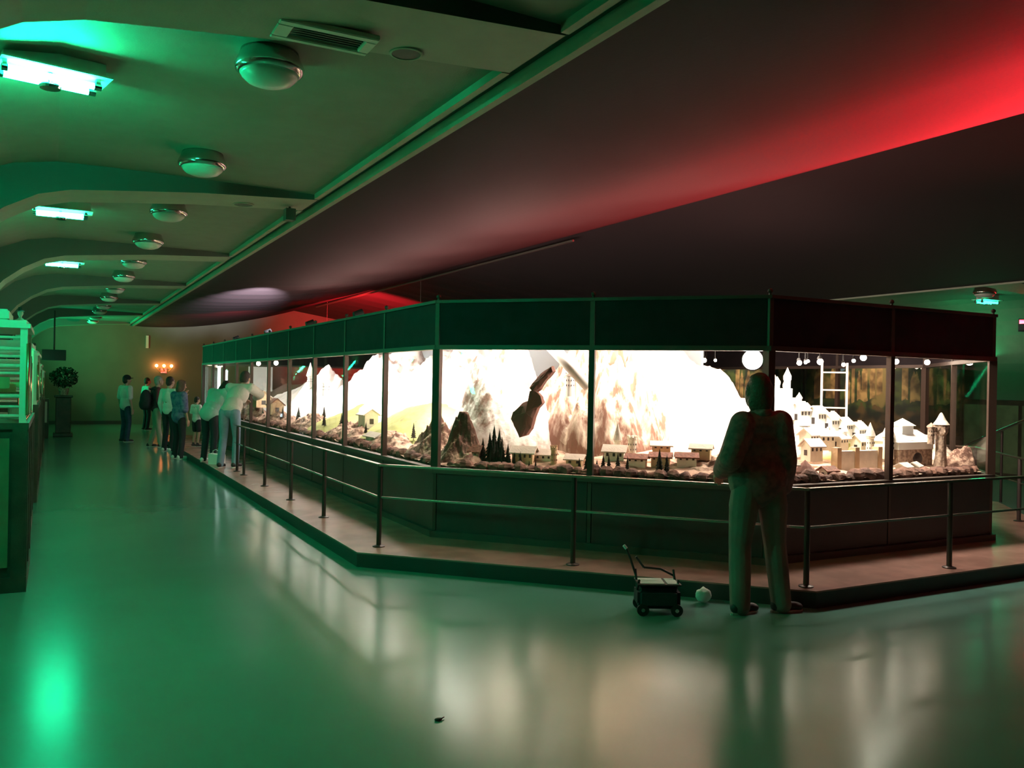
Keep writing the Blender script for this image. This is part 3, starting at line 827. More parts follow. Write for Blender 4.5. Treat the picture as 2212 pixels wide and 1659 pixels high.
cone_tower('wide cone-roofed pale tower touching the right mullion', 7.86, 6.20, 1.02, .055, .19, .17)
cone_tower('slim pale turret in the white town', 7.42, 6.40, 1.10, .028, .16, .12, 'white', 'white')
wl = thing('model_town_wall', 'long cream town wall with corner piers', 'model wall', (7.18, 6.08, .88))
bm = B(); box(bm, -.22, .34, -.03, .03, 0, .20); finish('curtain_wall', bm, M['plaster'], wl)
for x in (-.24, .02, .36):
    bm = B(); box(bm, -.03, .03, -.04, .04, 0, .235); finish('pier', bm, M['ochre'], wl, loc=(x, 0, 0))
bm = B(); lathe(bm, [(.12, 0), (.11, .03), (.06, .085), (.012, .13), (.002, .14)], seg=9); o = finish('thatched_hut', bm, M['darkbrown'], loc=(6.40, 5.98, .875)); tag(o, 'small dark red pointed hut at the front of the end window', 'model house')
house('long low cream farmhouse at the left of the end window', 6.12, 6.08, .88, .34, .14, .10, .07, -.3, 'plaster', 'roofp', wins=4)
for k, (x, y) in enumerate(((6.62, 5.9), (7.75, 5.93), (7.95, 5.95))):
    house(['tiny cream cottage beside the thatched hut', 'tiny white cottage before the right mullion', 'tiny white cottage touching the right mullion'][k], x, y, .87, .13, .10, .05, .04, .2 * k, 'plaster', 'roofr' if k == 0 else 'roofp', wins=2)
# church with stone undercroft at the right end
ch = thing('model_church', 'big white-roofed miniature church on a stone undercroft with dark arch', 'model church', (8.20, 6.28, .87))
bm = B(); box(bm, -.27, .27, -.16, .18, 0, .20); finish('undercroft', bm, M['stone'], ch)
bm = B(); box(bm, -.28, .28, -.165, .18, .20, .30); finish('walls', bm, M['white'], ch)
bm = B()
v = [bm.verts.new(p) for p in ((-.31, -.19, .28), (.31, -.19, .28), (.31, .19, .28), (-.31, .19, .28), (-.20, 0, .43), (.22, 0, .40))]
for q in ((0, 1, 5, 4), (1, 2, 5), (2, 3, 4, 5), (3, 0, 4), (3, 2, 1, 0)): bm.faces.new([v[i] for i in q])
finish('roof', bm, M['white'], ch)
bm = B(); box(bm, -.12, .06, -.08, .06, .30, .45); v = [bm.verts.new(p) for p in ((-.14, -.1, .45), (.08, -.1, .45), (.08, .08, .45), (-.14, .08, .45), (-.03, -.01, .53))]
for q in ((0, 1, 4), (1, 2, 4), (2, 3, 4), (3, 0, 4), (3, 2, 1, 0)): bm.faces.new([v[i] for i in q])
finish('crossing_tower', bm, M['white'], ch)
bm = B(); ball(bm, (.03, -.16, .10), (.075, .02, .065), u=16, v=10); finish('arch', bm, M['win'], ch)
rt = thing('model_round_tower', 'dark stone round tower with pointed white cap at the right end', 'model tower', (8.47, 6.02, .86))
bm = B(); lathe(bm, [(.075, -.02), (.06, .15), (.052, .36), (.07, .40), (.068, .46), (.055, .49)], seg=16)
for v in bm.verts: v.co += Vector((v.co.x, v.co.y, 0)) * .3 * noise.noise(v.co * 25)
finish('shaft', bm, M['stone'], rt)
bm = B(); lathe(bm, [(.085, .48), (.05, .53), (.015, .60), (.002, .61)], seg=16); finish('cap', bm, M['plaster'], rt)
cone_tower('short red-brown turret left of the capped tower', 8.36, 6.06, 1.18, .035, .14, .04, 'stone', 'stone')


# conifers
def conifer(lab, x, y, z, h, grp, proto=[None]):
    if proto[0] is None:
        t = bpy.data.objects.new('model_conifer', None); COL.objects.link(t)
        bm = B()
        rr = random.Random(2)
        for k in range(7):
            z0 = .10 + k * .125; r = .22 * (1 - k / 7.6)
            ring = []
            tip = bm.verts.new((0, 0, z0 + .24))
            for i in range(14):
                a = 2 * PI * i / 14; q = r * (1 if i % 2 else .68) * rr.uniform(.85, 1.12)
                ring.append(bm.verts.new((q * math.cos(a), q * math.sin(a), z0 - .02 * (i % 2))))
            for i in range(14): bm.faces.new((ring[i], ring[(i + 1) % 14], tip))
            bm.faces.new(ring[::-1])
        finish('foliage', bm, M['conifer'], t)
        bm = B(); tube(bm, (0, 0, -.06), (0, 0, .3), .025, .018, 8); finish('trunk', bm, M['base'], t)
        proto[0] = t; o = t
    else: o = copy_tree(proto[0])
    o.location = (x, y, z); o.scale = (h, h, h); o.rotation_euler = (0, 0, x * 37)
    tag(o, lab, 'model tree', grp)


rnd = random.Random(9)
L1 = 'dark miniature conifer in the tall clump left of the angled window centre'
for x, y, h in ((4.06, 8.0, .36), (4.02, 8.02, .30), (4.11, 7.98, .33), (4.00, 7.93, .22), (4.08, 7.86, .26), (4.13, 7.82, .20), (4.10, 7.74, .13), (4.15, 7.72, .12), (4.19, 7.66, .13), (3.96, 8.06, .24), (4.04, 7.90, .2)):
    conifer(L1, x, y, .87, h, 'conifers in the tall clump')
L2 = 'tiny dark conifer at the glass below the ochre tower'
for x, y, h in ((4.17, 7.44, .075), (4.22, 7.40, .085)): conifer(L2, x, y, .86, h, 'tiny conifers below the tower')
L3 = 'dark conifer standing just left of the middle mullion'
for x, y, h in ((4.60, 7.06, .17), (4.56, 7.13, .12)): conifer(L3, x, y, .855, h, 'conifers left of the middle mullion')
L4 = 'dark conifer in the row just right of the middle mullion'
for x, y, h in ((4.70, 6.92, .18), (4.73, 6.87, .17), (4.80, 6.82, .19), (4.87, 6.76, .16), (4.66, 6.97, .12)): conifer(L4, x, y, .85, h, 'conifers right of the middle mullion')
L5 = 'dark conifer of the tall pair below the white mountain'
for x, y, h in ((5.09, 6.55, .23), (5.14, 6.50, .18)): conifer(L5, x, y, .86, h, 'tall conifer pair')
L6 = 'small dark conifer scattered over the long-side meadow'
for x, y in ((3.95, 10.0), (4.1, 10.3), (3.8, 11.4), (3.85, 12.7), (4.0, 12.9), (3.75, 13.3), (4.0, 14.2), (3.8, 15.2), (4.0, 15.9), (3.8, 16.3), (3.75, 17.8), (4.1, 11.0)):
    conifer(L6, x, y, ground(x, y) + .08, rnd.uniform(.14, .26), 'conifers on the long side')

# lamps hanging from the case ceiling
def case_spot(lab, x, y, z, r, m='glow_w', name='spot_lamp'):
    t = thing(name, lab, 'spot lamp', (x, y, z), group='small spot lamps under the case ceiling' if name == 'spot_lamp' else None)
    bm = B(); ball(bm, (0, 0, 0), r, u=12, v=8); finish('bulb', bm, M[m], t, smooth=True)
    bm = B(); tube(bm, (0, .01, 2.475 - z), (0, .01, r * .8), .008); lathe(bm, [(r * .5, r * .6), (r * .9, r * 1.0), (r * .5, r * 1.9)], c=(0, .01, 0), seg=12); finish('holder', bm, M['black'], t)


sl = ['left of the floodlight, first', 'left of the floodlight, second', 'over the castle, first', 'over the castle, second', 'over the castle, third', 'large one over the white town', 'over the ladder, first', 'over the ladder, second', 'left of the right mullion', 'just right of the right mullion', 'in the middle of the last pane']
for k, (x, y, z, r) in enumerate(((8.4, 9.8, 2.09, .034), (8.7, 9.9, 2.10, .022), (9.9, 9.40, 2.09, .038), (10.0, 9.37, 2.10, .026), (9.6, 8.95, 2.10, .022), (9.9, 9.0, 2.10, .045), (10.1, 8.75, 2.06, .028), (10.25, 8.7, 2.12, .026), (9.3, 7.74, 2.12, .040), (9.5, 7.40, 2.07, .034), (9.9, 7.25, 2.07, .034))):
    case_spot('small bright spot lamp ' + sl[k], x, y, z, r)
case_spot('small bright spot lamp over the far left peaks, first', 4.30, 21.0, 2.06, .05)
case_spot('small bright spot lamp over the far left peaks, second', 4.40, 19.6, 2.06, .05)
t = thing('floodlight', 'glaring round floodlight above the head of the waiting man', 'floodlight', (5.93, 6.22, 1.97))
rot = (Vector((0, 0, 1.70)) - Vector((5.93, 6.22, 1.97))).to_track_quat('Z', 'Y').to_euler()
bm = B(); lathe(bm, [(.03, -.14), (.07, -.12), (.10, -.02), (.108, .01), (.10, .012)], seg=28); a = finish('housing', bm, M['black'], t, smooth=True); a.rotation_euler = rot
bm = B(); lathe(bm, [(.098, .004), (.09, .018), (.001, .03)], seg=28); b_ = finish('lens', bm, M['flood_w'], t, smooth=True); b_.rotation_euler = rot
bm = B(); tube(bm, (.0, .10, .05), (.02, .14, .50), .012); finish('bracket', bm, M['black'], t)
# ladder-backed white display frame
t = thing('white_ladder', 'pale upright ladder frame standing behind the white town', 'ladder', (9.35, 8.25, .9), R(-50))
bm = B()
for x in (-.16, .16): box(bm, x - .015, x + .015, -.02, .02, -.05, 1.16)
finish('side_rails', bm, M['white'], t)
for k in range(4):
    bm = B(); box(bm, -.15, .15, -.012, .012, .30 + k * .24, .32 + k * .24); finish('rung', bm, M['white'], t)

# ------------------------------------------------------------------ people
def solid(name, prims, m, parent, vox, smooth_it=4, fac=0.5):
    """one continuous skin grown over tapered capsules and ellipsoids"""
    bm = B()
    for p in prims:
        if p[0] == 'c':
            _, a, b, r0, r1 = p
            a = Vector(a); b = Vector(b)
            tube(bm, a, b, r0, r1, 14); ball(bm, a, r0, u=14, v=10); ball(bm, b, r1, u=14, v=10)
        elif p[0] == 'e':
            ball(bm, p[1], p[2], rot=p[3] if len(p) > 3 else None, u=20, v=14)
    o = finish(name, bm, m, parent, smooth=True)
    rm = o.modifiers.new('skin', 'REMESH'); rm.mode = 'VOXEL'; rm.voxel_size = vox; rm.use_smooth_shade = True
    sm = o.modifiers.new('soft', 'SMOOTH'); sm.factor = fac; sm.iterations = smooth_it
    return o


def V(*a): return Vector(a)


def limb(a, b, r0, rm, r1, bulge=.35):
    m_ = a.lerp(b, bulge)
    return [('c', a, m_, r0, rm), ('c', m_, b, rm, r1)]


def hand(w, d, side, up, curl=.5, s=1.0):
    """palm and five fingers starting at wrist w, pointing along d; side = thumb side, up = back of the hand"""
    d = d.normalized(); side = (side - d * side.dot(d)).normalized(); up = d.cross(side).normalized() * (1 if d.cross(side).dot(up) > 0 else -1)
    out = []
    for k in range(4):
        q = w + d * .02 * s + side * (.012 - .010 * k) * s
        k0 = w + d * .085 * s + side * (.030 - .020 * k) * s
        out.append(('c', q, k0, .017 * s, .0125 * s))
        L = (.042, .048, .044, .034)[k] * s
        d1 = (d * math.cos(curl) - up * math.sin(curl)).normalized(); d2 = (d * math.cos(curl * 2.1) - up * math.sin(curl * 2.1)).normalized(); d3 = (d * math.cos(curl * 2.9) - up * math.sin(curl * 2.9)).normalized()
        k1 = k0 + d1 * L; k2 = k1 + d2 * L * .65; k3 = k2 + d3 * L * .5
        out += [('c', k0, k1, .0100 * s, .0092 * s), ('c', k1, k2, .0092 * s, .0084 * s), ('c', k2, k3, .0084 * s, .0072 * s)]
    t0 = w + d * .025 * s + side * .022 * s; t1 = t0 + (d * .55 + side * .75 - up * .25).normalized() * .042 * s; t2 = t1 + (d * .85 + side * .2 - up * .4).normalized() * .034 * s
    out += [('c', t0, t1, .014 * s, .0112 * s), ('c', t1, t2, .0112 * s, .0085 * s)]
    return out


def person(lab, x, y, z, rotz, J, H=1.72, shirt='tee', trous='jeans', hair='hair', shoe='shoe', sleeve=1.0, bulky=0.0, female=False, longhair=False, shorts=False, cap=False, vox=.009, hem=.10, group=None, leg=1.0, tw=1.0):
    """J: joints in metres for a 1.72 m figure, facing local +Y"""
    t = thing('person', lab, 'person', (x, y, z), rotz)
    s = H / 1.72
    P = {}
    D = dict(pel=(0, 0, .93), chest=(0, .0, 1.30), neck=(0, -.01, 1.46), head=(0, .02, 1.605), hd=(0, 1, 0), hup=(0, 0, 1),
             shl=(-.185, -.01, 1.40), shr=(.185, -.01, 1.40), ell=(-.24, -.03, 1.12), elr=(.24, -.03, 1.12), wrl=(-.25, .06, .88), wrr=(.25, .06, .88),
             hil=(-.095, 0, .90), hir=(.095, 0, .90), knl=(-.105, .03, .49), knr=(.105, .03, .49), anl=(-.11, -.02, .085), anr=(.11, -.02, .085), tol=None, tor=None)
    D.update(J)
    for k, v in D.items():
        if v is None or k in ('hd', 'hup'): continue
        P[k] = Vector(v) * s
    if female:
        for k in ('shl', 'shr'): P[k] = Vector((P[k].x * .88, P[k].y, P[k].z))
    hd = Vector(D['hd']).normalized(); hup = Vector(D['hup']); hup = (hup - hd * hup.dot(hd)).normalized(); hx = hd.cross(hup)
    hm = Matrix((hx, hd, hup)).transposed().to_4x4()

    def hp(a, b, c): return P['head'] + (hx * a + hd * b + hup * c) * s
    spine = (P['chest'] - P['pel']).normalized()
    side = (P['shr'] - P['shl']).normalized()
    fwd = spine.cross(side) * -1
    tm = Matrix((side, (spine.cross(side)).normalized(), spine)).transposed().to_4x4()
    # ---- skin
    b = [('e', hp(0, .0, .02), (.074 * s, .092 * s, .105 * s), hm), ('e', hp(0, .022, -.045), (.056 * s, .066 * s, .075 * s), hm), ('e', hp(0, .055, -.092), (.026 * s, .024 * s, .020 * s), hm),
         ('c', hp(0, .085, .015), hp(0, .112, -.022), .011 * s, .016 * s), ('e', hp(0, .086, -.055), (.024 * s, .012 * s, .010 * s), hm), ('e', hp(0, .083, .038), (.045 * s, .012 * s, .010 * s), hm),
         ('e', hp(-.078, -.005, -.01), (.012 * s, .020 * s, .032 * s), hm), ('e', hp(.078, -.005, -.01), (.012 * s, .020 * s, .032 * s), hm),
         ('c', P['neck'] - spine * .04 * s, hp(0, -.012, -.075), .056 * s, .050 * s)]
    b += [('e', P['chest'] - spine * .02, (.145 * s, .095 * s, .17 * s), tm), ('e', P['pel'] + spine * .06 * s, (.135 * s, .09 * s, .15 * s), tm), ('c', P['shl'], P['shr'], .045 * s, .045 * s), ('c', P['pel'] + spine * .1 * s, P['chest'], .10 * s, .11 * s)]
    for q, sg in (('l', -1), ('r', 1)):
        b += limb(P['sh' + q], P['el' + q], .044 * s, .043 * s, .035 * s) + limb(P['el' + q], P['wr' + q], .036 * s, .036 * s, .025 * s, .3)
        b += limb(P['hi' + q], P['kn' + q], .075 * s, .070 * s, .050 * s) + limb(P['kn' + q], P['an' + q], .050 * s, .052 * s, .034 * s)
        d = D.get('hnd' + q) or (P['wr' + q] - P['el' + q])
        b += hand(P['wr' + q], Vector(d), Vector((0, 1, .2)) if abs(Vector(d).normalized().y) < .8 else Vector((-sg, 0, .3)), Vector((sg, 0, 0)) if abs(Vector(d).normalized().y) < .8 else Vector((0, 0, 1)), .35, s)
    solid('body', b, M['skin'], t, vox, 3)
    bm = B()
    for a in (-.031, .031): ball(bm, hp(a, .079, .012), (.012 * s, .008 * s, .007 * s), rot=hm, u=8, v=6)
    finish('eyes', bm, M['win'], t, smooth=True)
    # ---- top
    e = .012 + bulky
    tb = [('e', P['chest'] - spine * .05, (.160 * s * tw + e, .108 * s / tw + e, .19 * s), tm), ('c', P['shl'] - side * .0, P['shr'], .056 * s + e * .6, .056 * s + e * .6),
          ('e', P['pel'] + spine * .12 * s, (.140 * s * tw + e, .105 * s / tw + e, .17 * s), tm), ('e', P['pel'] + spine * .02 * s, (.150 * s * (tw * .9 + .1) + e, .112 * s + e, hem * s + .02), tm),
          ('c', P['neck'] - spine * .07 * s, P['neck'] - spine * .035 * s, .075 * s, .062 * s)]
    if tw > 1:
        for q in 'lr': tb.append(('c', P['neck'] - spine * .03 * s, P['sh' + q] + spine * .0, .062 * s, .070 * s))
        tb.append(('e', P['chest'] - spine * .20 * s, (.19 * s + e * .5, .12 * s, .24 * s), tm))
    for q in 'lr':
        end = P['sh' + q].lerp(P['el' + q], min(1, sleeve))
        tb += limb(P['sh' + q], end, .054 * s + e, .052 * s + e, .047 * s + e)
        if sleeve > 1:
            end2 = P['el' + q].lerp(P['wr' + q], sleeve - 1); tb += limb(P['el' + q], end2, .046 * s + e, .044 * s + e, .034 * s + e * .8)
    solid('top', tb, M[shirt], t, vox * 1.1, 4 if tw == 1 else 16)
    # ---- trousers
    lb = [('e', P['pel'] - spine * .0 * s, (.145 * s, .105 * s, .12 * s), tm)]
    for q in 'lr':
        end = P['an' + q] if not shorts else P['hi' + q].lerp(P['kn' + q], .8)
        if shorts: lb += limb(P['hi' + q], end, .090 * s, .092 * s, .085 * s)
        else: lb += limb(P['hi' + q], P['kn' + q], .090 * s * (leg * .4 + .6), .085 * s * leg, .065 * s * leg) + limb(P['kn' + q], end - Vector((0, 0, .03)) * s, .064 * s * leg, .064 * s * leg, .058 * s * leg)
    solid('trousers', lb, M[trous], t, vox * 1.1, 4)
    # ---- shoes
    for q, sg in (('l', -1), ('r', 1)):
        a = P['an' + q]; fd = Vector(D['to' + q]).normalized() if D.get('to' + q) else Vector((sg * .12, 1, 0)).normalized()
        zz = a.z - .085 * s
        o1 = Vector((a.x, a.y, zz))
        so = solid('shoe', [('c', o1 - fd * .045 * s + V(0, 0, .048 * s), o1 + fd * .13 * s + V(0, 0, .036 * s), .040 * s, .030 * s), ('e', o1 + fd * .13 * s + V(0, 0, .032 * s), (.045 * s, .045 * s, .030 * s)), ('c', o1 + V(0, 0, .05 * s), a + V(0, 0, .02), .042 * s, .042 * s)], M[shoe], t, vox * .9, 3)
        bm = B(); sd = Vector((fd.y, -fd.x, 0)); pts = []
        for k in range(20):
            an = 2 * PI * k / 20; c, s_ = math.cos(an), math.sin(an)
            p_ = o1 + fd * (.045 * s + .135 * s * c) + sd * ((.044 + .006 * c) * s * s_); pts.append((p_.x, p_.y))
        prism(bm, pts, zz, zz + .016 * s); finish('sole', bm, M['sole'], so)
    # ---- hair
    hb = [('e', hp(0, -.016, .042), (.083 * s, .095 * s, .098 * s), hm), ('e', hp(0, -.045, -.01), (.076 * s, .066 * s, .085 * s), hm)]
    if longhair: hb += [('e', hp(0, -.055, -.07), (.088 * s, .062 * s, .10 * s), hm), ('e', hp(-.068, -.01, -.02), (.034 * s, .052 * s, .095 * s), hm), ('e', hp(.068, -.01, -.02), (.034 * s, .052 * s, .095 * s), hm), ('e', hp(0, .03, .085), (.07 * s, .06 * s, .045 * s), hm)]
    solid('hair', hb, M[hair], t, vox, 2)
    if cap:
        bm = B(); ball(bm, hp(0, 0, .06), (.092 * s, .104 * s, .085 * s), rot=hm); ball(bm, hp(0, .10, .05), (.065 * s, .07 * s, .012 * s), rot=hm)
        finish('cap', bm, M['darkcloth'], t, smooth=True)
    return t, P, s


# man in the brown jacket, back to us, looking up at the model (nearest)
t, P, s = person('tall person in a dark brown jacket and grey-green trousers seen from behind before the glass', 4.72, 4.86, 0, R(-16), dict(
    pel=(0, .02, .95), chest=(0, .045, 1.27), neck=(0.0, -.0, 1.45), head=(.0, .02, 1.60), hd=(.35, 1, .10), shl=(-.145, -.02, 1.365), shr=(.14, -.03, 1.375),
    ell=(-.255, -.06, 1.12), wrl=(-.20, .20, 1.00), elr=(.205, .0, 1.10), wrr=(.25, .10, .88),
    hil=(-.10, 0, .92), hir=(.10, 0, .92), knl=(-.12, .04, .50), anl=(-.14, -.02, .085), knr=(.15, .03, .50), anr=(.19, -.01, .085), tol=(.95, .35, 0), tor=(1, .08, 0)),
    H=1.80, shirt='jacket', trous='khaki', hair='hairbrown', shoe='shoe', sleeve=1.92, bulky=.030, vox=.007, hem=.20, leg=1.26, tw=1.22, longhair=True)
bm = B()
lathe(bm, [(.075, -.025), (.085, .0), (.078, .035)], c=tuple(P['neck'] - Vector((0, .01, .01))), seg=20); finish('collar', bm, M['jacket'], t, smooth=True)
# man in the cream sweater leaning over the rail
person('man in a cream sweater and pale blue jeans leaning toward the glass', 2.72, 15.62, HP, R(-38), dict(
    pel=(0, .02, .92), chest=(0, .30, 1.22), neck=(0, .42, 1.34), head=(0, .52, 1.46), hd=(0, 1, -.25), shl=(-.19, .36, 1.31), shr=(.19, .36, 1.31),
    ell=(-.23, .58, 1.16), wrl=(-.12, .72, 1.08), elr=(.24, .58, 1.20), wrr=(.08, .74, 1.14), hndl=(0, 1, .1), hndr=(0, 1, .1),
    knl=(-.10, .0, .50), knr=(.10, .06, .50), anl=(-.11, -.08, .085), anr=(.11, .0, .085)), H=1.83, shirt='cream_sweater', trous='paleblue', hair='hair', sleeve=1.9, bulky=.02, hem=.08)
# person in the pale jacket bending
person('person in a pale blue-green jacket and dark trousers bending over a glowing phone', 2.55, 16.72, HP, R(-52), dict(
    pel=(0, -.02, .93), chest=(0, .20, 1.24), neck=(0, .33, 1.36), head=(0, .43, 1.44), hd=(0, 1, -.8), hup=(0, .6, 1), shl=(-.17, .24, 1.33), shr=(.17, .24, 1.33),
    ell=(-.22, .28, 1.04), wrl=(-.08, .48, .98), elr=(.22, .28, 1.04), wrr=(.08, .48, .98)), H=1.66, shirt='teal', trous='darkcloth', hair='hair', shoe='whiteshoe', sleeve=1.9, bulky=.03, hem=.14, female=True, longhair=True)
o = thing('mobile_phone', 'small glowing phone held by the bending person in the pale jacket', 'phone', (2.92, 17.02, 1.02), R(-52))
bm = B(); box(bm, -.035, .035, -.005, .005, -.07, .07); finish('case', bm, M['black'], o)
bm = B(); box(bm, -.030, .030, -.0065, -.005, -.062, .062); finish('screen', bm, M['screen'], o)
# woman in blue
person('curly-haired woman in a blue patterned top with her hand at her chin', 2.30, 19.05, 0, R(-62), dict(
    head=(0, .05, 1.60), hd=(.05, 1, -.1), ell=(-.22, .08, 1.13), wrl=(-.06, .18, 1.36), hndl=(.2, .1, 1), elr=(.23, -.02, 1.10), wrr=(.22, .06, .86)), H=1.63, shirt='bluetop', trous='darkcloth', hair='hairbrown', shoe='whiteshoe', sleeve=1.15, bulky=.02, hem=.16, female=True, longhair=True)
person('person in a pale green-lit long-sleeved shirt standing behind the woman in blue', 2.32, 21.0, 0, R(-50), dict(head=(0, .03, 1.61), hd=(.1, 1, 0)), H=1.69, shirt='tee', trous='darkcloth', hair='hair', sleeve=1.95, shoe='whiteshoe')
# man with backpack
t, P, s = person('grey-haired man in a maroon top carrying a black backpack', 2.18, 22.4, 0, R(-80), dict(head=(0, .06, 1.60), hd=(0, 1, .12), wrl=(-.24, .1, .87), anl=(-.11, -.10, .085), anr=(.11, .10, .085)), H=1.71, shirt='maroon', trous='beige', hair='hairgrey', sleeve=1.9)
solid('backpack', [('e', (0, -.24, 1.14), (.17, .13, .25)), ('e', (0, -.30, 1.04), (.14, .09, .14)), ('c', (-.12, -.12, 1.40), (-.13, .10, 1.36), .022, .022), ('c', (.12, -.12, 1.40), (.13, .10, 1.36), .022, .022), ('c', (-.13, .10, 1.36), (-.15, .06, 1.10), .022, .018), ('c', (.13, .10, 1.36), (.15, .06, 1.10), .022, .018)], M['darkcloth'], t, .012, 3)
person('man in a white T-shirt and blue jeans standing alone at the left', 1.64, 24.35, 0, R(-62), dict(hd=(.2, 1, .05), wrl=(-.25, .02, .86), wrr=(.25, .02, .86)), H=1.71, shirt='tee', trous='jeans', hair='hair', sleeve=.85, bulky=.012, cap=True, hem=.12)
person('child in a pale top and black shorts between the women and the case', 2.86, 20.6, HP, R(-60), dict(hd=(.1, 1, -.1)), H=1.12, shirt='tee', trous='darkcloth', hair='hair', shorts=True, sleeve=.8)
person('small distant person in a pale top near the far wall behind the backpack', 2.60, 29.6, 0, R(-70), dict(), H=1.65, shirt='teal', trous='darkcloth', hair='hair', sleeve=1.9)

# bag on the floor
t = thing('shopping_bag', 'pale bag standing on the platform edge beside the bending person', 'bag', (2.62, 16.25, HP), R(-35))
bm = B()
v0 = [(-.14, -.05, 0), (.14, -.05, 0), (.14, .05, 0), (-.14, .05, 0)]; v1 = [(-.15, -.03, .19), (.13, -.05, .17), (.15, .03, .18), (-.12, .04, .20)]
a = [bm.verts.new(p) for p in v0]; b_ = [bm.verts.new(p) for p in v1]
bm.faces.new(a[::-1]); bm.faces.new(b_)
for i in range(4): bm.faces.new((a[i], a[(i + 1) % 4], b_[(i + 1) % 4], b_[i]))
finish('body', bm, M['whiteshoe'], t)
bm = B(); pts = [(-.06, -.04, .18), (-.05, -.05, .25), (.0, -.05, .27), (.05, -.05, .25), (.06, -.05, .17)]
for p, q in zip(pts, pts[1:]): tube(bm, p, q, .006, seg=6)
finish('handle', bm, M['white'], t)

# low cart beside the nearest person
t = thing('folding_cart', 'low dark folding cart with white papers on it beside the person in the brown jacket', 'cart', (4.03, 5.17, 0), R(-28))
bm = B()
for sx_ in (-.16, .13):
    tube(bm, (sx_, -.10, .07), (sx_, .10, .30), .009); tube(bm, (sx_, .10, .07), (sx_, -.10, .26), .009)
finish('cross_frame', bm, M['black'], t)
bm = B()
for p, q in (((-.16, .08, .26), (-.20, .08, .38)), ((-.20, .08, .38), (-.235, .08, .46)), ((.13, .08, .26), (.03, .08, .31)), ((.03, .08, .31), (-.10, .08, .32)), ((-.10, .08, .32), (-.16, .08, .40))): tube(bm, p, q, .009)
finish('handle', bm, M['black'], t)
bm = B(); tube(bm, (-.235, .08, .46), (-.255, .08, .485), .012); finish('grip', bm, M['white'], t)
bm = B(); box(bm, -.17, .15, -.12, .12, .05, .20); bmesh.ops.bevel(bm, geom=bm.edges[:], offset=.03, segments=3, affect='EDGES'); finish('bag', bm, M['darkcloth'], t)
for sx_, sy_ in ((-.13, -.11), (.12, -.11), (-.13, .11), (.12, .11)):
    bm = B(); tube(bm, (sx_, sy_ - .012, .045), (sx_, sy_ + .012, .045), .045, seg=18); w = finish('wheel', bm, M['black'], t)
    bm = B(); tube(bm, (sx_, sy_ - .016, .045), (sx_, sy_ + .016, .045), .014, seg=12); finish('hub', bm, M['chrome'], w)
bm = B(); box(bm, -.17, .15, -.12, .10, .225, .235); bm2 = finish('shelf', bm, M['black'], t)
for k, (x0, x1, lab) in enumerate(((-.15, .03, 'larger white sheet of paper on the low cart'), (.05, .13, 'smaller white sheet of paper on the low cart'))):
    bm = B(); box(bm, x0, x1, -.10, .08, 0, .004)
    o = finish('paper_sheet', bm, M['white'], loc=(4.03, 5.17, .2355), rotz=R(-28)); tag(o, lab, 'paper')
bm = B(); ball(bm, (0, 0, .06), (.065, .055, .06), u=18, v=12)
for v in bm.verts: v.co += v.co.normalized() * .018 * noise.noise(v.co * 30)
o = finish('crumpled_bundle', bm, M['tee'], loc=(4.53, 5.24, .004), smooth=True); tag(o, 'small pale crumpled bundle on the floor beside the cart', 'bundle')
bm = B(); ball(bm, (0, 0, .006), (.022, .014, .007), u=10, v=6); tube(bm, (.015, 0, .006), (.035, .01, .008), .003)
o = finish('dead_leaf', bm, M['base'], loc=(1.73, 3.97, 0)); tag(o, 'tiny dark scrap lying alone on the open floor in front', 'litter')

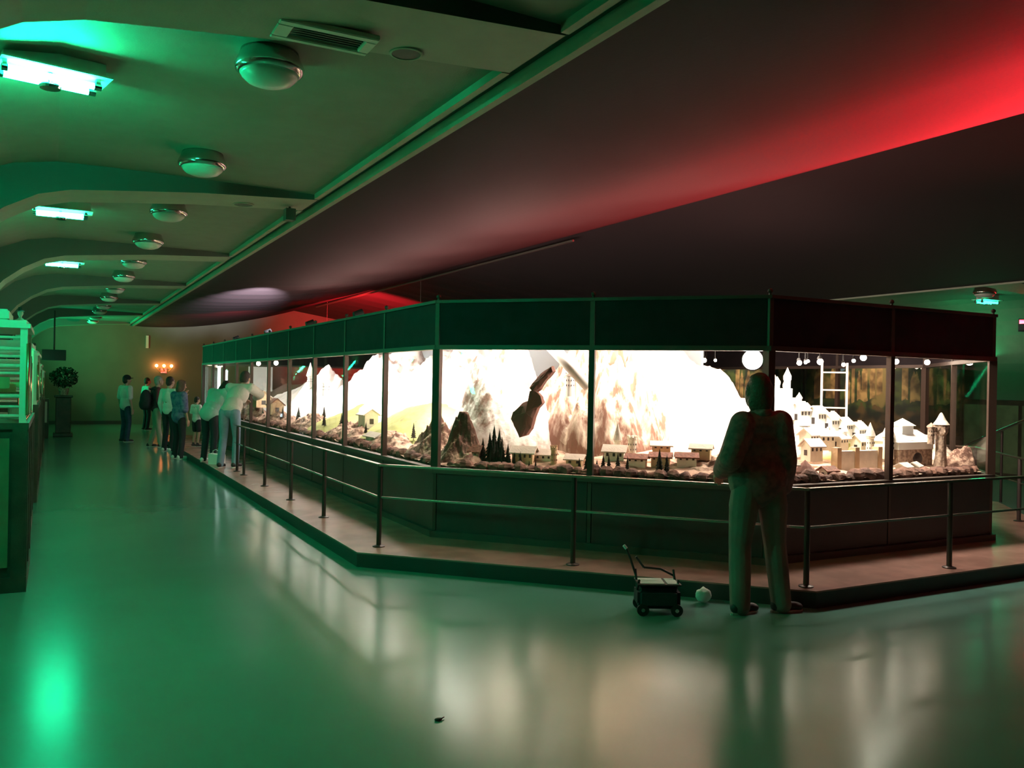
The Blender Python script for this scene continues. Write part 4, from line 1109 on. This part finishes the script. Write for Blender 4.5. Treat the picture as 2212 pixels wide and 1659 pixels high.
# ------------------------------------------------------------------ mechanical organs along the left wall
def organ(lab, y0, y1, xf, zb, zt, npipe, crown, xb=-1.18):
    t = thing('fairground_organ', lab, 'organ', ((xf + xb) / 2, (y0 + y1) / 2, 0))
    cx_, cy_ = (xf + xb) / 2, (y0 + y1) / 2; w = (xf - xb) / 2; d = (y1 - y0) / 2
    bm = B(); box(bm, -w, w, -d, d, .0, .12); box(bm, -w + .03, w - .02, -d + .02, d - .02, .12, zb - .05); box(bm, -w, w, -d, d, zb - .05, zb)
    for sx_ in (-w + .01, w - .11): box(bm, sx_, sx_ + .10, -d, -d + .03, .12, zb - .05)
    for yy in [-d + .02 + k * (2 * d - .14) / max(1, round(2 * d / .6)) for k in range(max(1, round(2 * d / .6)) + 1)]: box(bm, w - .03, w, yy, yy + .10, .12, zb - .05)
    finish('cabinet', bm, M['wood'], t)
    bm = B(); box(bm, -w + .12, w - .13, -d - .004, -d + .03, .2, zb - .12); finish('end_panel', bm, M['organgreen'], t)
    # upper case
    for sx_ in (-w + .02, w - .07):
        for yy in (-d + .02, d - .07):
            bm = B(); box(bm, sx_, sx_ + .05, yy, yy + .05, zb, zt); finish('corner_post', bm, M['organwhite'], t)
    bm = B(); box(bm, -w, w, -d, d, zt, zt + .035); box(bm, -w + .03, w - .03, -d + .03, d - .03, zt + .035, zt + .06); finish('cornice', bm, M['organwhite'], t)
    bm = B(); box(bm, -w + .05, -w + .09, -d + .06, d - .06, zb, zt); finish('back_board', bm, M['organgreen'], t)
    hz = zt - zb
    for k, f_ in enumerate((.07, .17, .28, .52, .60, .70, .78, .90)):
        bm = B(); tube(bm, (-w + .07, -d + .045, zb + hz * f_), (w - .06, -d + .045, zb + hz * f_), .012 if k % 2 else .016, seg=10); finish('cross_rail', bm, M['organwhite'], t, smooth=True)
    bm = B(); box(bm, -w + .12, w - .14, -d + .10, -d + .14, zb + hz * .36, zb + hz * .48); finish('name_board', bm, M['brass'], t)
    for k in range(npipe):
        yy = -d + .16 + k * (2 * d - .3) / max(1, npipe - 1); hh = hz * (.55 + .35 * abs(math.sin(k * .9 + 1)))
        bm = B(); tube(bm, (w - .045, yy, zb), (w - .045, yy, zb + hh), .017, seg=12); tube(bm, (w - .045, yy, zb - .0), (w - .045, yy, zb + .03), .022, seg=12); finish('pipe', bm, M['brass'], t, smooth=True)
    bm = B(); tube(bm, (w - .015, -d + .02, zb + .06), (w - .015, -d + .02, zt - .12), .014, seg=12); finish('brass_pillar', bm, M['brass'], t, smooth=True)
    if crown:
        bm = B(); box(bm, -w + .1, w - .15, -d + .05, d * .2, zt + .06, zt + .06 + crown); bmesh.ops.bevel(bm, geom=bm.edges[:], offset=.012, segments=2, affect='EDGES'); finish('crown_box', bm, M['organwhite'], t)
    for yy, r in ((d * .1, .075), (d * .55, .06)):
        bm = B(); lathe(bm, [(r, 0), (r, .09), (r * .9, .10), (.001, .105)], c=(w - .10, yy, zb), seg=20); dd = finish('drum', bm, M['organwhite'], t, smooth=False)
        bm = B(); tube(bm, (w - .10, yy, zb + .10), (w - .10, yy, zb + .20), .006); lathe(bm, [(r * 1.1, 0), (.01, .018), (.001, .02)], c=(w - .10, yy, zb + .19), seg=20); finish('cymbal', bm, M['brass'], dd)
    return t


organ('nearest tall organ cabinet with white rails at the left edge, topped by a green-lit box', 7.70, 9.05, -.17, 1.32, 2.06, 5, .085)
organ('second organ cabinet with a brass pillar, just beyond the nearest one', 9.9, 11.6, -.20, 1.25, 1.98, 6, 0)
organ('third organ cabinet down the left wall', 13.0, 15.2, -.18, 1.30, 1.95, 6, .1)
organ('low organ cabinet far down the left wall', 17.5, 20.0, -.20, 1.30, 1.85, 5, 0)
organ('farthest organ cabinet before the potted plant', 22.0, 24.6, -.20, 1.15, 1.75, 4, 0)


def figure(lab, x, y, z, h):
    t = thing('carved_figure', lab, 'figurine', (x, y, z))
    b = [('c', (0, 0, .12 * h), (0, 0, .60 * h), .13 * h, .11 * h), ('e', (0, 0, .85 * h), (.085 * h, .09 * h, .11 * h)), ('c', (0, 0, .6 * h), (0, 0, .78 * h), .05 * h, .04 * h),
         ('c', (-.13 * h, 0, .62 * h), (-.2 * h, .05 * h, .42 * h), .045 * h, .035 * h), ('c', (.13 * h, 0, .62 * h), (.22 * h, .12 * h, .55 * h), .045 * h, .035 * h), ('e', (0, 0, .06 * h), (.20 * h, .2 * h, .07 * h))]
    solid('body', b, M['organwhite'], t, .012, 2)
    bm = B(); lathe(bm, [(.12 * h, .90 * h), (.07 * h, .93 * h), (.06 * h, 1.03 * h), (.001, 1.04 * h)], seg=14); finish('hat', bm, M['black'], t)


figure('pale carved figure on the second organ', -.32, 10.2, 2.04, .34)
figure('pale carved figure on the far end of the second organ', -.34, 11.2, 2.04, .30)
figure('pale carved figure on the low far organ', -.34, 18.2, 1.91, .36)
# hanging dark screen and a shelf bracket at the far left
t = thing('hanging_screen', 'dark box hanging above the far organs at the left', 'screen', (-.02, 25.6, 2.22))
bm = B(); box(bm, -.28, .28, -.12, .12, -.14, .14); finish('body', bm, M['black'], t)
bm = B(); tube(bm, (0, 0, .14), (0, 0, 1.17), .02); finish('hanger', bm, M['black'], t)

# potted bush on a tall pedestal
t = thing('pedestal', 'tall dark pedestal at the far end of the left aisle', 'pedestal', (.23, 26.9, 0))
bm = B(); box(bm, -.24, .24, -.24, .24, 0, .10); box(bm, -.19, .19, -.19, .19, .10, 1.08); box(bm, -.23, .23, -.23, .23, 1.08, 1.14); bmesh.ops.bevel(bm, geom=bm.edges[:], offset=.012, segments=1, affect='EDGES'); finish('column', bm, M['wood'], t)
t = thing('potted_bush', 'dark round bush in a pot on the tall pedestal', 'plant', (.23, 26.9, 1.141))
bm = B(); lathe(bm, [(.10, 0), (.14, .18), (.15, .19), (.13, .19)], seg=20); finish('pot', bm, M['stone'], t)
bm = B(); rr = random.Random(4)
for k in range(420):
    a = rr.uniform(0, 2 * PI); u_ = rr.uniform(-1, 1); q = math.sqrt(1 - u_ * u_); rad = rr.uniform(.62, 1.0)
    c = Vector((q * math.cos(a) * .36 * rad, q * math.sin(a) * .36 * rad, .50 + u_ * .30 * rad))
    dx = Vector((rr.uniform(-1, 1), rr.uniform(-1, 1), rr.uniform(-1, 1))).normalized() * .055; dy = dx.cross(Vector((rr.uniform(-1, 1), rr.uniform(-1, 1), .3))).normalized() * .028
    vs = [bm.verts.new(c - dx), bm.verts.new(c + dy + V(0, 0, .006)), bm.verts.new(c + dx), bm.verts.new(c - dy + V(0, 0, .006))]
    bm.faces.new(vs)
finish('foliage', bm, M['leaf'], t)
bm = B(); tube(bm, (0, 0, .15), (0, 0, .35), .018)
for k in range(6): tube(bm, (0, 0, .30), (.22 * math.cos(k), .22 * math.sin(k), .52), .008, .005, 6)
finish('stem', bm, M['wood'], t)
t = thing('small_stand', 'low pale-fronted stand beside the tall pedestal', 'stand', (-.32, 26.3, 0))
bm = B(); box(bm, -.2, .2, -.2, .2, 0, 1.05); finish('body', bm, M['wood'], t)
bm = B(); box(bm, .02, .16, -.206, -.199, .42, .98); finish('front_panel', bm, M['organwhite'], t)

# ------------------------------------------------------------------ right aisle
def mural(lab, y0, y1, seed):
    """painted forest and castle on a board against the right wall"""
    t = thing('painted_mural', lab, 'mural', (16.9, (y0 + y1) / 2, 0))
    nu, nv = 230, 110; W_ = y1 - y0; Hh = 2.1
    bm = B(); cl = bm.loops.layers.color.new('paint')
    vs = [[bm.verts.new((0, -W_ / 2 + W_ * i / nu, .75 + Hh * j / nv)) for i in range(nu + 1)] for j in range(nv + 1)]
    rr = random.Random(seed)
    towers = [(rr.uniform(.05, .95), rr.uniform(.008, .022), rr.uniform(.45, .92)) for _ in range(26)]

    def mixc(a, b, t): return tuple(x + (y - x) * t for x, y in zip(a, b))

    def paint(u, v):
        n1 = noise.fractal(Vector((u * 16 + seed, v * 9, 0)), 1, 2, 6)
        n2 = noise.fractal(Vector((u * 5 + seed, v * 3, 7)), 1, 2, 5)
        t_ = min(1, max(0, .5 + n1 * 1.4))
        c = mixc((.045, .085, .035), (.26, .30, .13), t_)
        if n2 > .12: c = mixc(c, (.48, .40, .24), min(1, (n2 - .12) * 4))
        if v > .78 + .25 * noise.noise(Vector((u * 6, seed, 1))): c = mixc((.28, .38, .48), (.55, .58, .55), t_)
        for tx, tw, th in towers:
            ww = tw if v < th - .12 else tw * max(0, (th - v) / .12)
            if abs(u - tx) < ww and .34 + .1 * n2 < v < th: c = mixc((.30, .21, .12), (.66, .52, .34), min(1, max(0, .6 + n1)))
        if v < .22 + .12 * n1: c = mixc((.10, .07, .04), (.32, .24, .13), t_)
        return c
    for j in range(nv):
        for i in range(nu):
            f = bm.faces.new((vs[j][i], vs[j][i + 1], vs[j + 1][i + 1], vs[j + 1][i]))
            c = paint((i + .5) / nu, (j + .5) / nv)
            for l in f.loops: l[cl] = (*c, 1)
    m = bpy.data.materials.new('mural_paint'); m.use_nodes = True
    at = m.node_tree.nodes.new('ShaderNodeVertexColor'); at.layer_name = 'paint'
    m.node_tree.links.new(at.outputs['Color'], m.node_tree.nodes['Principled BSDF'].inputs['Base Color'])
    m.node_tree.nodes['Principled BSDF'].inputs['Roughness'].default_value = .7
    finish('painted_board', bm, m, t)
    bm = B(); box(bm, .02, .08, -W_ / 2 - .05, W_ / 2 + .05, 0, 2.9); box(bm, -.02, .02, -W_ / 2 - .05, W_ / 2 + .05, 2.85, 2.92); box(bm, -.02, .02, -W_ / 2 - .05, W_ / 2 + .05, .68, .75)
    finish('frame', bm, M['wood'], t)


mural('painted forest and castle board seen through the right end of the case', 11.6, 15.8, 3)
mural('second painted castle board on the right wall, seen through the case', 16.0, 20.6, 8)
lamp('mural_fill', 'SPOT', (14.9, 14.0, 3.3), 520, (1, .78, .55), (16.9, 14.0, 1.6), spot_size=R(70), spot_blend=.8, shadow_soft_size=.1)  # added fill spots that brighten the boards, no fitting there
lamp('mural_fill', 'SPOT', (14.9, 18.5, 3.3), 520, (1, .82, .6), (16.9, 18.5, 1.6), spot_size=R(70), spot_blend=.8, shadow_soft_size=.1)
t = thing('ramp_handrail', 'sloping dark handrail beyond the right corner of the case', 'railing', (12.6, 8.2, 0))
bm = B(); tube(bm, (-.7, 0, .84), (1.3, 0, 1.35), .022); finish('top_rail', bm, M['rail'], t)
for x, h in ((-.6, .86), (.4, 1.1), (1.2, 1.31)):
    bm = B(); tube(bm, (x, 0, 0 if x > -.6 else HP), (x, 0, h), .02); finish('post', bm, M['post'], t)
for y0, y1, l in ((9.4, 11.2, 'dark cabinet by the right wall beyond the case'), (5.0, 8.2, 'long dark cabinet by the right wall, outside the frame edge')):
    t = thing('wall_cabinet', l, 'cabinet', (16.9, (y0 + y1) / 2, 0))
    bm = B(); d = (y1 - y0) / 2; box(bm, -.45, .4, -d, d, 0, 1.55); finish('body', bm, M['wood'], t)
    bm = B()
    for k in range(3): box(bm, -.46, -.45, -d + .06 + k * d * .66, -d + .06 + k * d * .66 + d * .58, .12, 1.45)
    finish('doors', bm, M['organgreen'], t)

for k, y_ in enumerate((2.2, 5.2, 9.0)):
    t = thing('red_floodlight', ['shaded red floodlight high on the right wall, outside the frame', 'second shaded red floodlight on the right wall, outside the frame', 'third shaded red floodlight on the right wall, hidden behind the case'][k], 'floodlight', (16.5, y_, 2.9))
    bm = B(); box(bm, .0, .10, -.70, .70, -.05, .16); finish('back_box', bm, M['black'], t)
    bm = B(); box(bm, -.66, 0, -.72, -.70, -.06, .18); box(bm, -.66, 0, .70, .72, -.06, .18); box(bm, -.66, 0, -.7, .7, -.06, -.04); box(bm, -.66, 0, -.7, .7, .158, .172)
    box(bm, -.66, -.65, -.7, .7, -.05, .086); finish('hood', bm, M['black'], t)  # unseen hood, slotted to keep the red on the tent's left slope
    bm = B(); tube(bm, (.1, 0, .05), (.93, 0, .05), .015); finish('bracket', bm, M['black'], t)
for k, (x_, y_) in enumerate(((3.62, 11.3), (3.62, 13.8), (3.62, 16.9), (3.62, 20.2))):
    t = thing('roof_lamp', 'small dark lamp on top of the case fascia, %s from the front corner' % ['first', 'second', 'third', 'fourth'][k], 'lamp', (x_, y_, 2.50))
    bm = B(); box(bm, -.05, .05, -.03, .03, 0, .03); tube(bm, (0, 0, .03), (0, 0, .06), .012); finish('foot', bm, M['black'], t)
    bm = B(); tube(bm, (-.05, 0, .08), (.07, 0, .12), .05, .06, seg=14); finish('head', bm, M['black'], t)
